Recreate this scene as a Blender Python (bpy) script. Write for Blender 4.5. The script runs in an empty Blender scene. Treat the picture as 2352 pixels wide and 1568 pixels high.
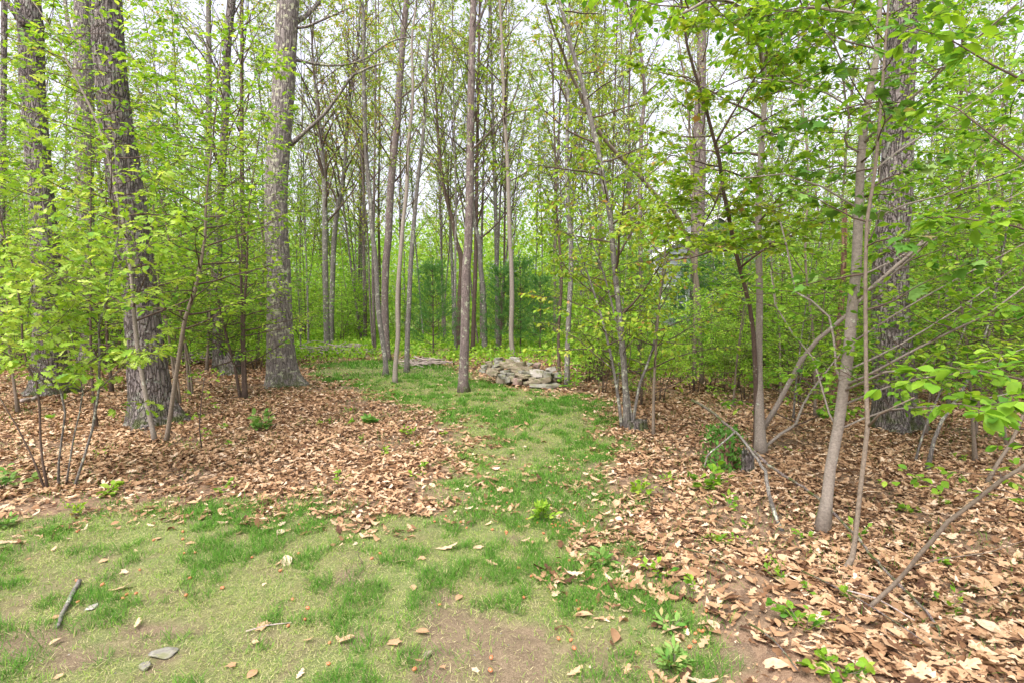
import bpy, math
import numpy as np
from math import radians, sin, cos, pi

# ------------------------------------------------------------------ camera, world, sun
scene = bpy.context.scene
F, CX, CY, H, TILT = 1307.0, 1176.0, 784.0, 1.6, radians(4.0)
cam_d = bpy.data.cameras.new('camera'); cam = bpy.data.objects.new('camera', cam_d)
scene.collection.objects.link(cam); scene.camera = cam
cam.location = (0, 0, H); cam.rotation_euler = (radians(90) - TILT, 0, 0)
cam_d.sensor_width = 36; cam_d.lens = 36 * F / 2352.0; cam_d.clip_end = 2000; cam_d.clip_start = 0.05

SUN_EL, SUN_AZ = radians(58), radians(-150)          # azimuth measured clockwise from +Y (view direction)
w = bpy.data.worlds.new('World'); scene.world = w; w.use_nodes = True
nt = w.node_tree; bg = nt.nodes['Background']
sky = nt.nodes.new('ShaderNodeTexSky'); sky.sky_type = 'NISHITA'; sky.sun_disc = False
sky.sun_elevation = SUN_EL; sky.sun_rotation = SUN_AZ; sky.air_density = 1.0; sky.dust_density = 5.0; sky.ozone_density = 1.0
hs = nt.nodes.new('ShaderNodeHueSaturation'); hs.inputs['Saturation'].default_value = 0.3; hs.inputs['Value'].default_value = 1.75
# overcast: cloud layer seen as soft variation of brightness
tc = nt.nodes.new('ShaderNodeTexCoord'); nz = nt.nodes.new('ShaderNodeTexNoise'); nz.inputs['Scale'].default_value = 2.2; nz.inputs['Detail'].default_value = 4
mr = nt.nodes.new('ShaderNodeMapRange'); mr.inputs['To Min'].default_value = 0.8; mr.inputs['To Max'].default_value = 1.2
vm = nt.nodes.new('ShaderNodeVectorMath'); vm.operation = 'SCALE'
nt.links.new(tc.outputs['Generated'], nz.inputs['Vector']); nt.links.new(nz.outputs['Fac'], mr.inputs['Value'])
nt.links.new(sky.outputs['Color'], hs.inputs['Color']); nt.links.new(hs.outputs['Color'], vm.inputs[0])
nt.links.new(mr.outputs['Result'], vm.inputs['Scale']); vt = nt.nodes.new('ShaderNodeVectorMath'); vt.operation = 'MULTIPLY'; vt.inputs[1].default_value = (1.02, 0.975, 1.05); nt.links.new(vm.outputs['Vector'], vt.inputs[0]); nt.links.new(vt.outputs['Vector'], bg.inputs['Color'])
bg.inputs['Strength'].default_value = 0.15
sd = bpy.data.lights.new('sun', 'SUN'); so = bpy.data.objects.new('sun', sd); scene.collection.objects.link(so)
sd.energy = 2.1; sd.angle = radians(40); sd.color = (1.0, 0.965, 0.91)
so.rotation_euler = (radians(90) - SUN_EL, 0, pi - SUN_AZ)
so.location = (0, 0, 30)
vs = scene.view_settings; vs.view_transform = 'Standard'; vs.look = 'None'; vs.gamma = 1; vs.exposure = 0.8

# ------------------------------------------------------------------ projection helpers (picture pixel of a 2352 x 1568 view -> point in the place)
def ray(px, py):
    x = (px - CX) / F; y = -(py - CY) / F
    return np.array([x, cos(TILT) + y * sin(TILT), -sin(TILT) + y * cos(TILT)])
def P(px, py, Y):
    d = ray(px, py); t = Y / d[1]
    return np.array([0, 0, H]) + d * t
def G(px, py):
    d = ray(px, py); t = -H / min(d[2], -1e-3)
    return np.array([d[0] * t, d[1] * t, 0.0])
rng = np.random.default_rng(11)

# value noise
_tab = np.random.default_rng(5).random((256, 256))
def vnoise(x, y):
    x = np.asarray(x, float); y = np.asarray(y, float)
    xi = np.floor(x).astype(int); yi = np.floor(y).astype(int)
    fx = x - xi; fy = y - yi; fx = fx * fx * (3 - 2 * fx); fy = fy * fy * (3 - 2 * fy)
    a = _tab[xi % 256, yi % 256]; b = _tab[(xi + 1) % 256, yi % 256]
    c = _tab[xi % 256, (yi + 1) % 256]; d = _tab[(xi + 1) % 256, (yi + 1) % 256]
    return (a * (1 - fx) + b * fx) * (1 - fy) + (c * (1 - fx) + d * fx) * fy
def fbm(x, y, o=3):
    s = 0; a = 0.5
    for k in range(o):
        s = s + a * vnoise(np.asarray(x) * 2 ** k + 17 * k, np.asarray(y) * 2 ** k + 31 * k); a *= 0.5
    return s / (1 - 0.5 ** o)
def hgt(x, y):
    x = np.asarray(x, float); y = np.asarray(y, float)
    return (fbm(x * 0.8 + 50, y * 0.8 + 50, 3) - 0.5) * 0.09 + (vnoise(x * 4 + 9, y * 4 + 9) - 0.5) * 0.012

# ------------------------------------------------------------------ mesh builder
C = scene.collection
class MB:
    def __init__(s): s.v = []; s.f3 = []; s.f4 = []; s.t = []; s.n = 0
    def add(s, V, f3=None, f4=None, tint=None):
        V = np.asarray(V, float).reshape(-1, 3)
        s.v.append(V); s.t.append(np.zeros(len(V)) if tint is None else np.broadcast_to(tint, (len(V),)).astype(float))
        if f3 is not None and len(f3): s.f3.append(np.asarray(f3, int) + s.n)
        if f4 is not None and len(f4): s.f4.append(np.asarray(f4, int) + s.n)
        s.n += len(V)
    def tube(s, pts, rad, sides=6, cap=False, tint=None, lump=None):
        pts = np.asarray(pts, float); n = len(pts); rad = np.broadcast_to(np.asarray(rad, float), (n,))
        T = np.gradient(pts, axis=0); T /= np.linalg.norm(T, axis=1)[:, None] + 1e-9
        m = np.abs(pts[-1] - pts[0]); ref = np.zeros(3); ref[int(np.argmin(m))] = 1
        A = np.cross(T, ref); A /= np.linalg.norm(A, axis=1)[:, None] + 1e-9; B = np.cross(T, A)
        a = np.arange(sides) * 2 * pi / sides
        R = rad[:, None] * np.ones((1, sides))
        if lump is not None: R = R * lump
        V = pts[:, None, :] + R[..., None] * (np.cos(a)[None, :, None] * A[:, None, :] + np.sin(a)[None, :, None] * B[:, None, :])
        i = np.arange(n - 1)[:, None] * sides; j = np.arange(sides)[None, :]; k = (j + 1) % sides
        q = np.stack([i + j, i + k, i + sides + k, i + sides + j], -1).reshape(-1, 4)
        f3 = None
        V = V.reshape(-1, 3)
        if cap:
            V = np.vstack([V, pts[-1] + T[-1] * rad[-1] * 0.3, pts[0] - T[0] * rad[0] * 0.3]); e = (n - 1) * sides
            f3 = [[e + x, e + (x + 1) % sides, n * sides] for x in range(sides)] + [[(x + 1) % sides, x, n * sides + 1] for x in range(sides)]
        s.add(V, f3, q, tint)
    def mesh(s, name, origin=(0, 0, 0), smooth=True):
        V = np.vstack(s.v) - np.asarray(origin, float)
        f3 = np.vstack(s.f3) if s.f3 else np.zeros((0, 3), int); f4 = np.vstack(s.f4) if s.f4 else np.zeros((0, 4), int)
        me = bpy.data.meshes.new(name)
        me.vertices.add(len(V)); me.vertices.foreach_set('co', V.astype(np.float32).ravel())
        lp = np.concatenate([f3.ravel(), f4.ravel()]); me.loops.add(len(lp)); me.loops.foreach_set('vertex_index', lp.astype(np.int32))
        ls = np.concatenate([np.arange(len(f3)) * 3, len(f3) * 3 + np.arange(len(f4)) * 4]).astype(np.int32)
        me.polygons.add(len(ls)); me.polygons.foreach_set('loop_start', ls)
        me.update(calc_edges=True)
        if smooth: me.polygons.foreach_set('use_smooth', np.ones(len(ls), bool))
        at = me.attributes.new('tint', 'FLOAT', 'POINT'); at.data.foreach_set('value', np.concatenate(s.t).astype(np.float32))
        me.update(); return me
    def obj(s, name, mat, parent=None, origin=(0, 0, 0), smooth=True):
        me = s.mesh(name, origin, smooth); me.materials.append(mat)
        o = bpy.data.objects.new(name, me); C.objects.link(o)
        if parent is not None: o.parent = parent
        else: o.location = origin
        return o
def tag(o, label=None, cat=None, group=None, kind=None):
    if label: o['label'] = label
    if cat: o['category'] = cat
    if group: o['group'] = group
    if kind: o['kind'] = kind
    return o
def thing(name, label, cat, loc, group=None):
    o = bpy.data.objects.new(name, None); C.objects.link(o); o.location = loc; o.empty_display_size = 0.2
    return tag(o, label, cat, group)
def copy_thing(src, kids, loc, rz, sc, label, group, first=False):
    if first: o = src
    else:
        o = src.copy(); C.objects.link(o)
        for k in kids:
            c = k.copy(); C.objects.link(c); c.parent = o
    o.location = loc; o.rotation_euler = (0, 0, rz); o.scale = sc if hasattr(sc, '__len__') else (sc, sc, sc)
    o['label'] = label; o['group'] = group
    return o

# ------------------------------------------------------------------ materials
def new_mat(name):
    m = bpy.data.materials.new(name); m.use_nodes = True; t = m.node_tree; t.nodes.clear()
    out = t.nodes.new('ShaderNodeOutputMaterial'); return m, t, out
def N(t, typ, **kw):
    n = t.nodes.new('ShaderNode' + typ)
    for k, v in kw.items():
        if k in n.inputs: n.inputs[k].default_value = v
        else: setattr(n, k, v)
    return n
def ramp(t, src, stops, interp='LINEAR'):
    r = t.nodes.new('ShaderNodeValToRGB'); cr = r.color_ramp; cr.interpolation = interp
    while len(cr.elements) < len(stops): cr.elements.new(0.5)
    for e, (p, c) in zip(cr.elements, stops): e.position = p; e.color = (*c, 1) if len(c) == 3 else c
    t.links.new(src, r.inputs['Fac']); return r.outputs['Color']
def mixc(t, fac, a, b):
    m = t.nodes.new('ShaderNodeMix'); m.data_type = 'RGBA'
    if isinstance(fac, (int, float)): m.inputs[0].default_value = fac
    else: t.links.new(fac, m.inputs[0])
    for s, i in ((a, 6), (b, 7)):
        if isinstance(s, tuple): m.inputs[i].default_value = (*s, 1)
        else: t.links.new(s, m.inputs[i])
    return m.outputs[2]
def coords(t, scale=(1, 1, 1), kind='Object'):
    c = t.nodes.new('ShaderNodeTexCoord'); mp = t.nodes.new('ShaderNodeMapping'); mp.inputs['Scale'].default_value = scale
    t.links.new(c.outputs[kind], mp.inputs['Vector']); return mp.outputs['Vector']
def noise(t, vec, scale, detail=4, rough=0.6):
    n = N(t, 'TexNoise', Scale=scale, Detail=detail, Roughness=rough); t.links.new(vec, n.inputs['Vector']); return n.outputs['Fac']

def leaf_mat(name, stops, trans=0.45, rough=0.5, spec=0.18, warm=(1.25, 1.15, 0.6)):
    m, t, out = new_mat(name)
    a = N(t, 'Attribute', attribute_name='tint')
    col = ramp(t, a.outputs['Fac'], stops)
    bn = noise(t, coords(t), 55 if 'dead' in name else 28, 3, 0.6); col = mixc(t, ramp(t, bn, [(0.42, (0, 0, 0)), (0.66, (0.36, 0.36, 0.36) if 'dead' in name else (0.28, 0.28, 0.28))]), col, (0.17, 0.095, 0.05) if 'dead' in name else (0.05, 0.12, 0.02))
    p = N(t, 'BsdfPrincipled', Roughness=rough); p.inputs['Specular IOR Level'].default_value = spec
    t.links.new(col, p.inputs['Base Color'])
    tr = N(t, 'BsdfTranslucent'); mul = t.nodes.new('ShaderNodeMix'); mul.data_type = 'RGBA'; mul.blend_type = 'MULTIPLY'
    mul.inputs[0].default_value = 1; t.links.new(col, mul.inputs[6]); mul.inputs[7].default_value = (*warm, 1)
    t.links.new(mul.outputs[2], tr.inputs['Color'])
    mx = N(t, 'MixShader'); mx.inputs['Fac'].default_value = trans
    t.links.new(p.outputs['BSDF'], mx.inputs[1]); t.links.new(tr.outputs['BSDF'], mx.inputs[2]); t.links.new(mx.outputs[0], out.inputs['Surface'])
    return m

def bark_mat(name, c1, c2, furrow=None, vs=14, stretch=0.16, lichen=0.0, lich_col=(0.36, 0.38, 0.26), bump=0.6, dist=0.02, moss=0.0):
    m, t, out = new_mat(name)
    v = coords(t, (1, 1, stretch)); v1 = coords(t)
    n1 = noise(t, v, vs * 1.6, 6, 0.65)
    vo = N(t, 'TexVoronoi', feature='DISTANCE_TO_EDGE', Scale=vs)
    wob = N(t, 'TexNoise', Scale=vs * 0.5, Detail=3); t.links.new(v, wob.inputs['Vector'])
    add = N(t, 'VectorMath', operation='SCALE'); add.inputs['Scale'].default_value = 0.09; t.links.new(wob.outputs['Color'], add.inputs[0])
    add2 = N(t, 'VectorMath', operation='ADD'); t.links.new(v, add2.inputs[0]); t.links.new(add.outputs[0], add2.inputs[1]); t.links.new(add2.outputs[0], vo.inputs['Vector'])
    col = ramp(t, n1, [(0.3, c1), (0.62, c2)])
    big = noise(t, v1, 2.3, 3); col = mixc(t, big, col, mixc(t, 0.5, col, tuple(x * 0.6 for x in c1)))
    h = n1
    if furrow:
        e = N(t, 'MapRange'); e.inputs['From Max'].default_value = 0.16; t.links.new(vo.outputs['Distance'], e.inputs['Value'])
        col = mixc(t, e.outputs[0], furrow, col)
        mm = N(t, 'Math', operation='MULTIPLY_ADD'); t.links.new(e.outputs[0], mm.inputs[0]); mm.inputs[1].default_value = 1.0; t.links.new(n1, mm.inputs[2]); h = mm.outputs[0]
    fine = noise(t, v1, 60, 4, 0.7)
    col = mixc(t, 0.35, col, ramp(t, fine, [(0.3, tuple(x * 0.5 for x in c1)), (0.7, tuple(min(1, x * 1.5) for x in c2))]))
    if lichen > 0:
        l = noise(t, v1, 11.0, 6, 0.7)
        lf = N(t, 'MapRange'); lf.inputs['From Min'].default_value = 0.66 - lichen; lf.inputs['From Max'].default_value = 0.70 - lichen; t.links.new(l, lf.inputs['Value'])
        lc = ramp(t, noise(t, v1, 40, 3), [(0.3, tuple(x * 0.75 for x in lich_col)), (0.7, lich_col)])
        col = mixc(t, lf.outputs[0], col, lc)
    if moss > 0:
        sx = t.nodes.new('ShaderNodeSeparateXYZ'); t.links.new(v1, sx.inputs[0])
        mz = N(t, 'MapRange'); mz.inputs['From Min'].default_value = moss; mz.inputs['From Max'].default_value = 0.0; t.links.new(sx.outputs['Z'], mz.inputs['Value'])
        mn = N(t, 'Math', operation='MULTIPLY'); t.links.new(mz.outputs[0], mn.inputs[0]); t.links.new(ramp(t, noise(t, v1, 9, 4), [(0.45, (0, 0, 0)), (0.6, (1, 1, 1))]), mn.inputs[1])
        col = mixc(t, mn.outputs[0], col, (0.075, 0.095, 0.025))
    p = N(t, 'BsdfPrincipled', Roughness=0.92); p.inputs['Specular IOR Level'].default_value = 0.15
    t.links.new(col, p.inputs['Base Color'])
    b = N(t, 'Bump', Strength=bump, Distance=dist); t.links.new(h, b.inputs['Height']); t.links.new(b.outputs[0], p.inputs['Normal'])
    t.links.new(p.outputs[0], out.inputs['Surface']); return m

BARK_OAK = bark_mat('oak_bark', (0.095, 0.078, 0.068), (0.30, 0.262, 0.235), (0.036, 0.027, 0.023), 24, 0.22, 0.10, (0.33, 0.34, 0.27), bump=1.0, dist=0.035, moss=0.5)
BARK_LICHEN = bark_mat('lichen_oak_bark', (0.11, 0.092, 0.08), (0.30, 0.268, 0.235), (0.04, 0.031, 0.027), 22, 0.16, 0.115, (0.46, 0.47, 0.31), bump=0.8, dist=0.02, moss=0.4)
BARK_BROWN = bark_mat('brown_bark', (0.10, 0.078, 0.068), (0.26, 0.21, 0.185), (0.04, 0.03, 0.026), 45, 0.15, 0.09, bump=0.7, dist=0.01, moss=0.25)
BARK_GREY = bark_mat('grey_bark', (0.085, 0.076, 0.062), (0.24, 0.222, 0.19), (0.045, 0.038, 0.031), 40, 0.2, 0.10, (0.40, 0.42, 0.31), bump=0.4, dist=0.008)
BARK_PALE = bark_mat('pale_smooth_bark', (0.16, 0.135, 0.105), (0.29, 0.255, 0.205), None, 30, 2.5, 0.04, (0.42, 0.44, 0.34), bump=0.25, dist=0.004)
BARK_TAN = bark_mat('tan_sapling_bark', (0.12, 0.095, 0.068), (0.23, 0.19, 0.14), None, 30, 1.5, 0.0, bump=0.25, dist=0.004)
BARK_DARK = bark_mat('dark_twig_bark', (0.055, 0.037, 0.027), (0.13, 0.095, 0.072), None, 30, 0.4, 0.03, bump=0.3, dist=0.004)
BARK_ROT = bark_mat('rotten_wood', (0.13, 0.065, 0.04), (0.33, 0.20, 0.13), (0.04, 0.02, 0.015), 25, 0.15, 0.03, bump=0.8, dist=0.02)
BARK_DEAD = bark_mat('dead_wood', (0.22, 0.17, 0.14), (0.42, 0.36, 0.31), None, 30, 0.2, 0.03, bump=0.4, dist=0.006)

LEAF_OVAL = leaf_mat('fresh_oval_leaf', [(0, (0.05, 0.17, 0.018)), (0.35, (0.14, 0.31, 0.025)), (0.7, (0.25, 0.43, 0.035)), (1, (0.42, 0.56, 0.09))], 0.5)
LEAF_OAK = leaf_mat('young_oak_leaf', [(0, (0.13, 0.28, 0.03)), (0.5, (0.28, 0.45, 0.045)), (1, (0.50, 0.60, 0.15))], 0.45)
LEAF_YEL = leaf_mat('yellow_green_young_leaf', [(0, (0.10, 0.22, 0.015)), (0.4, (0.21, 0.38, 0.025)), (0.8, (0.36, 0.45, 0.045)), (0.93, (0.44, 0.38, 0.10)), (1, (0.45, 0.25, 0.10))], 0.45)
LEAF_DARK = leaf_mat('broad_maple_leaf', [(0, (0.06, 0.14, 0.02)), (0.5, (0.11, 0.27, 0.04)), (0.9, (0.25, 0.38, 0.10)), (1, (0.34, 0.30, 0.12))], 0.35)
LEAF_FAR = leaf_mat('distant_leaf', [(0, (0.13, 0.25, 0.02)), (0.5, (0.26, 0.41, 0.04)), (0.85, (0.42, 0.50, 0.10)), (1, (0.48, 0.34, 0.16))], 0.5)
LEAF_FARG = leaf_mat('distant_undergrowth_leaf', [(0, (0.10, 0.25, 0.02)), (0.5, (0.24, 0.46, 0.04)), (1, (0.48, 0.62, 0.11))], 0.5)
NEEDLE = leaf_mat('pine_needle', [(0, (0.03, 0.12, 0.03)), (0.6, (0.09, 0.25, 0.06)), (1, (0.28, 0.38, 0.08))], 0.35)
GRASS = leaf_mat('grass_blade', [(0, (0.045, 0.15, 0.015)), (0.35, (0.12, 0.27, 0.03)), (0.6, (0.25, 0.36, 0.06)), (0.78, (0.38, 0.40, 0.13)), (1, (0.56, 0.49, 0.29))], 0.3, 0.7, 0.08, (1.1, 1.1, 0.7))
LITTER = leaf_mat('dead_leaf', [(0, (0.06, 0.032, 0.02)), (0.18, (0.15, 0.08, 0.04)), (0.42, (0.35, 0.215, 0.115)), (0.72, (0.49, 0.335, 0.195)), (1, (0.62, 0.49, 0.34))], 0.12, 0.75, 0.06, (1.1, 0.9, 0.6))

def ground_mat():
    m, t, out = new_mat('forest_floor')
    v = coords(t); a = N(t, 'Attribute', attribute_name='zone'); s = t.nodes.new('ShaderNodeSeparateColor'); t.links.new(a.outputs['Color'], s.inputs[0])
    n1 = noise(t, v, 14, 6, 0.65); n2 = noise(t, v, 90, 5, 0.7); n3 = noise(t, v, 2.2, 3); n4 = noise(t, v, 260, 3, 0.75)
    soil = ramp(t, n1, [(0.3, (0.075, 0.052, 0.032)), (0.55, (0.145, 0.105, 0.065)), (0.75, (0.22, 0.165, 0.105))])
    soil = mixc(t, 0.4, soil, ramp(t, n2, [(0.35, (0.05, 0.032, 0.02)), (0.6, (0.18, 0.13, 0.085)), (0.74, (0.36, 0.30, 0.23))]))
    vo = N(t, 'TexVoronoi', Scale=16.0); t.links.new(v, vo.inputs['Vector'])
    sp = t.nodes.new('ShaderNodeSeparateColor'); t.links.new(vo.outputs['Color'], sp.inputs[0])
    lit = ramp(t, sp.outputs[0], [(0, (0.03, 0.016, 0.01)), (0.4, (0.09, 0.052, 0.03)), (1, (0.20, 0.13, 0.075))]); lit = mixc(t, 0.3, lit, ramp(t, n2, [(0.3, (0.08, 0.04, 0.025)), (0.7, (0.45, 0.3, 0.2))]))
    gr = ramp(t, n1, [(0.3, (0.045, 0.07, 0.016)), (0.5, (0.10, 0.145, 0.034)), (0.72, (0.20, 0.21, 0.075))])
    gr = mixc(t, 0.45, gr, ramp(t, n2, [(0.3, (0.025, 0.04, 0.012)), (0.55, (0.11, 0.14, 0.04)), (0.74, (0.32, 0.29, 0.16))]))
    gr = mixc(t, ramp(t, n3, [(0.4, (0, 0, 0)), (0.65, (1, 1, 1))]), gr, mixc(t, 0.5, gr, (0.13, 0.10, 0.05)))
    far = ramp(t, n1, [(0.3, (0.10, 0.17, 0.03)), (0.7, (0.22, 0.32, 0.06))])
    col = mixc(t, s.outputs[0], lit, gr); col = mixc(t, s.outputs[1], col, soil); col = mixc(t, s.outputs[2], col, far)
    col = mixc(t, ramp(t, n4, [(0.35, (0.55, 0.55, 0.55)), (0.5, (0, 0, 0))]), col, (0.05, 0.04, 0.025)); col = mixc(t, ramp(t, n4, [(0.52, (0, 0, 0)), (0.68, (0.6, 0.6, 0.6))]), col, (0.42, 0.35, 0.23))
    p = N(t, 'BsdfPrincipled', Roughness=0.95); p.inputs['Specular IOR Level'].default_value = 0.1; t.links.new(col, p.inputs['Base Color'])
    b = N(t, 'Bump', Strength=0.6, Distance=0.015); t.links.new(n1, b.inputs['Height']); b2 = N(t, 'Bump', Strength=0.5, Distance=0.005); t.links.new(n2, b2.inputs['Height']); t.links.new(b.outputs[0], b2.inputs['Normal'])
    t.links.new(b2.outputs[0], p.inputs['Normal']); t.links.new(p.outputs[0], out.inputs['Surface']); return m

def stone_mat(name, c1, c2):
    m, t, out = new_mat(name); v = coords(t)
    n1 = noise(t, v, 6, 6, 0.7); n2 = noise(t, v, 45, 4, 0.7)
    col = ramp(t, n1, [(0.32, c1), (0.65, c2)]); col = mixc(t, 0.3, col, ramp(t, n2, [(0.35, tuple(x * 0.5 for x in c1)), (0.7, tuple(min(1, x * 1.25) for x in c2))]))
    lf = ramp(t, noise(t, v, 11, 4), [(0.5, (0, 0, 0)), (0.62, (0.9, 0.9, 0.9))]); col = mixc(t, lf, col, (0.13, 0.135, 0.06))
    p = N(t, 'BsdfPrincipled', Roughness=0.9); t.links.new(col, p.inputs['Base Color'])
    b = N(t, 'Bump', Strength=0.6, Distance=0.01); t.links.new(n1, b.inputs['Height']); t.links.new(b.outputs[0], p.inputs['Normal'])
    t.links.new(p.outputs[0], out.inputs['Surface']); return m
STONES = [stone_mat('tan_stone', (0.12, 0.10, 0.062), (0.28, 0.235, 0.155)), stone_mat('grey_stone', (0.11, 0.105, 0.082), (0.25, 0.24, 0.19)),
          stone_mat('pale_stone', (0.22, 0.195, 0.16), (0.40, 0.375, 0.32)), stone_mat('reddish_stone', (0.17, 0.11, 0.085), (0.29, 0.21, 0.17))]
def plain(name, c, rough=0.7, var=0.25, sc=20):
    m, t, out = new_mat(name); v = coords(t); n1 = noise(t, v, sc, 4)
    p = N(t, 'BsdfPrincipled', Roughness=rough); t.links.new(ramp(t, n1, [(0.3, tuple(x * (1 - var) for x in c)), (0.7, tuple(min(1, x * (1 + var)) for x in c))]), p.inputs['Base Color'])
    t.links.new(p.outputs[0], out.inputs['Surface']); return m

# ------------------------------------------------------------------ leaf templates: stations along the length, left / midrib / right
def template(widths, fold=0.25, curl=0.15, start=0.0):
    n = len(widths); V = []; ys = np.linspace(start, 1, n)
    for y, wd in zip(ys, widths):
        dz = -curl * (y - 0.3) ** 2
        if isinstance(wd, tuple): wl, wr, dy = wd
        else: wl = wr = wd; dy = 0
        V += [(-wl, y + dy, fold * wl + dz), (0, y, dz), (wr, y + dy, fold * wr + dz)]
    q = []
    for i in range(n - 1):
        b = 3 * i; q += [(b, b + 1, b + 4, b + 3), (b + 1, b + 2, b + 5, b + 4)]
    return np.array(V), np.array(q)
T_OVAL = template([0.0, 0.20, 0.29, 0.22, 0.0])
T_OVAL3 = template([0.02, 0.29, 0.0])
T_NARROW = template([0.0, 0.13, 0.18, 0.12, 0.0])
T_OAK = template([0.01, (0.10, 0.12, 0.05), (0.05, 0.07, 0), (0.22, 0.25, 0.10), (0.08, 0.09, 0), (0.32, 0.28, 0.11), (0.10, 0.09, 0), (0.20, 0.22, 0.07), 0.0], 0.2, 0.3)
T_OAK2 = template([0.01, (0.16, 0.10, 0.05), (0.09, 0.1, 0), (0.28, 0.22, 0.08), (0.14, 0.10, 0), (0.24, 0.30, 0.10), (0.12, 0.09, 0), (0.12, 0.16, 0.05), 0.0], 0.1, -0.5)
def maple():
    out = [(0.05, 0), (0.42, -0.02), (0.36, 0.14), (0.55, 0.42), (0.33, 0.42), (0.26, 0.55), (0.12, 0.6), (0.0, 1.0)]
    pts = out + [(-x, y) for x, y in out[:-1][::-1]]
    V = [(0, 0.28, -0.03)] + [(x, y, 0.12 * abs(x) - 0.25 * (y - 0.3) ** 2 - 0.2 * x * x) for x, y in pts]
    n = len(pts); f = np.array([(0, i + 1, i + 2) for i in range(n - 1)] + [(0, n, 1)])
    return np.array(V), f
T_MAPLE = maple()
T_DIA = (np.array([(0, 0, 0), (0.32, 0.5, 0.07), (0, 1, -0.08), (-0.32, 0.5, 0.07)]), np.array([(0, 1, 2, 3)]))

def unit(a): return a / (np.linalg.norm(a, axis=-1, keepdims=True) + 1e-9)
def put(mb, T, pos, d, nrm, size, tint, wv=None):
    V, Fq = T; pos = np.asarray(pos); k = len(pos)
    if k == 0: return
    d = unit(d); s = unit(np.cross(d, nrm)); n = np.cross(s, d)
    size = np.broadcast_to(size, (k,))[:, None, None]; wv = np.ones(k) if wv is None else wv
    W = pos[:, None, :] + size * (V[None, :, 0:1] * wv[:, None, None] * s[:, None, :] + V[None, :, 1:2] * d[:, None, :] + V[None, :, 2:3] * n[:, None, :])
    Fi = (Fq[None] + (np.arange(k) * len(V))[:, None, None]).reshape(-1, Fq.shape[1])
    tt = np.repeat(np.broadcast_to(tint, (k,)), len(V))
    if Fq.shape[1] == 4: mb.add(W, None, Fi, tt)
    else: mb.add(W, Fi, None, tt)

class Leaves:
    """collects leaf positions first, writes them in one go"""
    def __init__(s): s.p = []; s.d = []; s.n = []; s.s = []; s.t = []
    def add(s, p, d, n, sz, t): s.p.append(p); s.d.append(d); s.n.append(n); s.s.append(sz); s.t.append(t)
    def flush(s, mb, T):
        if s.p: put(mb, T, np.vstack(s.p), np.vstack(s.d), np.vstack(s.n), np.concatenate(s.s), np.concatenate(s.t))

def smooth_path(pts, step=0.25):
    pts = np.asarray(pts, float)
    if len(pts) < 3:
        n = max(2, int(np.linalg.norm(pts[-1] - pts[0]) / step)); return np.linspace(pts[0], pts[-1], n + 1)
    Q = np.vstack([2 * pts[0] - pts[1], pts, 2 * pts[-1] - pts[-2]]); out = []
    for i in range(1, len(Q) - 2):
        L = np.linalg.norm(Q[i + 1][:3] - Q[i][:3]); n = max(1, int(L / step))
        u = (np.arange(n) / n)[:, None]
        out.append(0.5 * (2 * Q[i] + (Q[i + 1] - Q[i - 1]) * u + (2 * Q[i - 1] - 5 * Q[i] + 4 * Q[i + 1] - Q[i + 2]) * u ** 2 + (3 * Q[i] - Q[i - 1] - 3 * Q[i + 1] + Q[i + 2]) * u ** 3))
    out.append(Q[-2:-1]); return np.vstack(out)

def branch_path(p, az, el, L, rs, n=6, bend=0.25, wob=0.12):
    d = np.array([cos(az) * cos(el), sin(az) * cos(el), sin(el)]); pts = [np.array(p, float)]
    for i in range(n - 1):
        d = d + rs.normal(0, wob, 3) + np.array([0, 0, bend / n]); d /= np.linalg.norm(d)
        pts.append(pts[-1] + d * L / (n - 1))
    return np.array(pts)

def leafy_twig(wood, lv, path, r, rs, nl, ls, tint, droop=0.25, flat=0.45, sides=3, tspread=0.22, twigwood=True):
    n = len(path)
    if twigwood: wood.tube(path, np.linspace(r, r * 0.4, n), sides)
    s = rs.random(nl) ** 0.7 * (n - 1.001); i = s.astype(int); f = (s - i)[:, None]
    pos = path[i] * (1 - f) + path[i + 1] * f; T = unit(path[i + 1] - path[i])
    side = unit(np.cross(T, np.array([0, 0, 1.0])) + 1e-6) * rs.choice([-1, 1], nl)[:, None]
    d = T * rs.uniform(0.3, 0.9, nl)[:, None] + side * rs.uniform(0.4, 1.1, nl)[:, None] + rs.normal(0, 0.25, (nl, 3)) - np.array([0, 0, 1]) * droop
    nrm = np.array([0, 0, 1.0]) + rs.normal(0, flat, (nl, 3))
    pos = pos + unit(d) * ls * 0.15
    lv.add(pos, d, nrm, ls * rs.uniform(0.6, 1.25, nl), np.clip(tint + rs.normal(0, tspread, nl), 0, 1))

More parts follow.
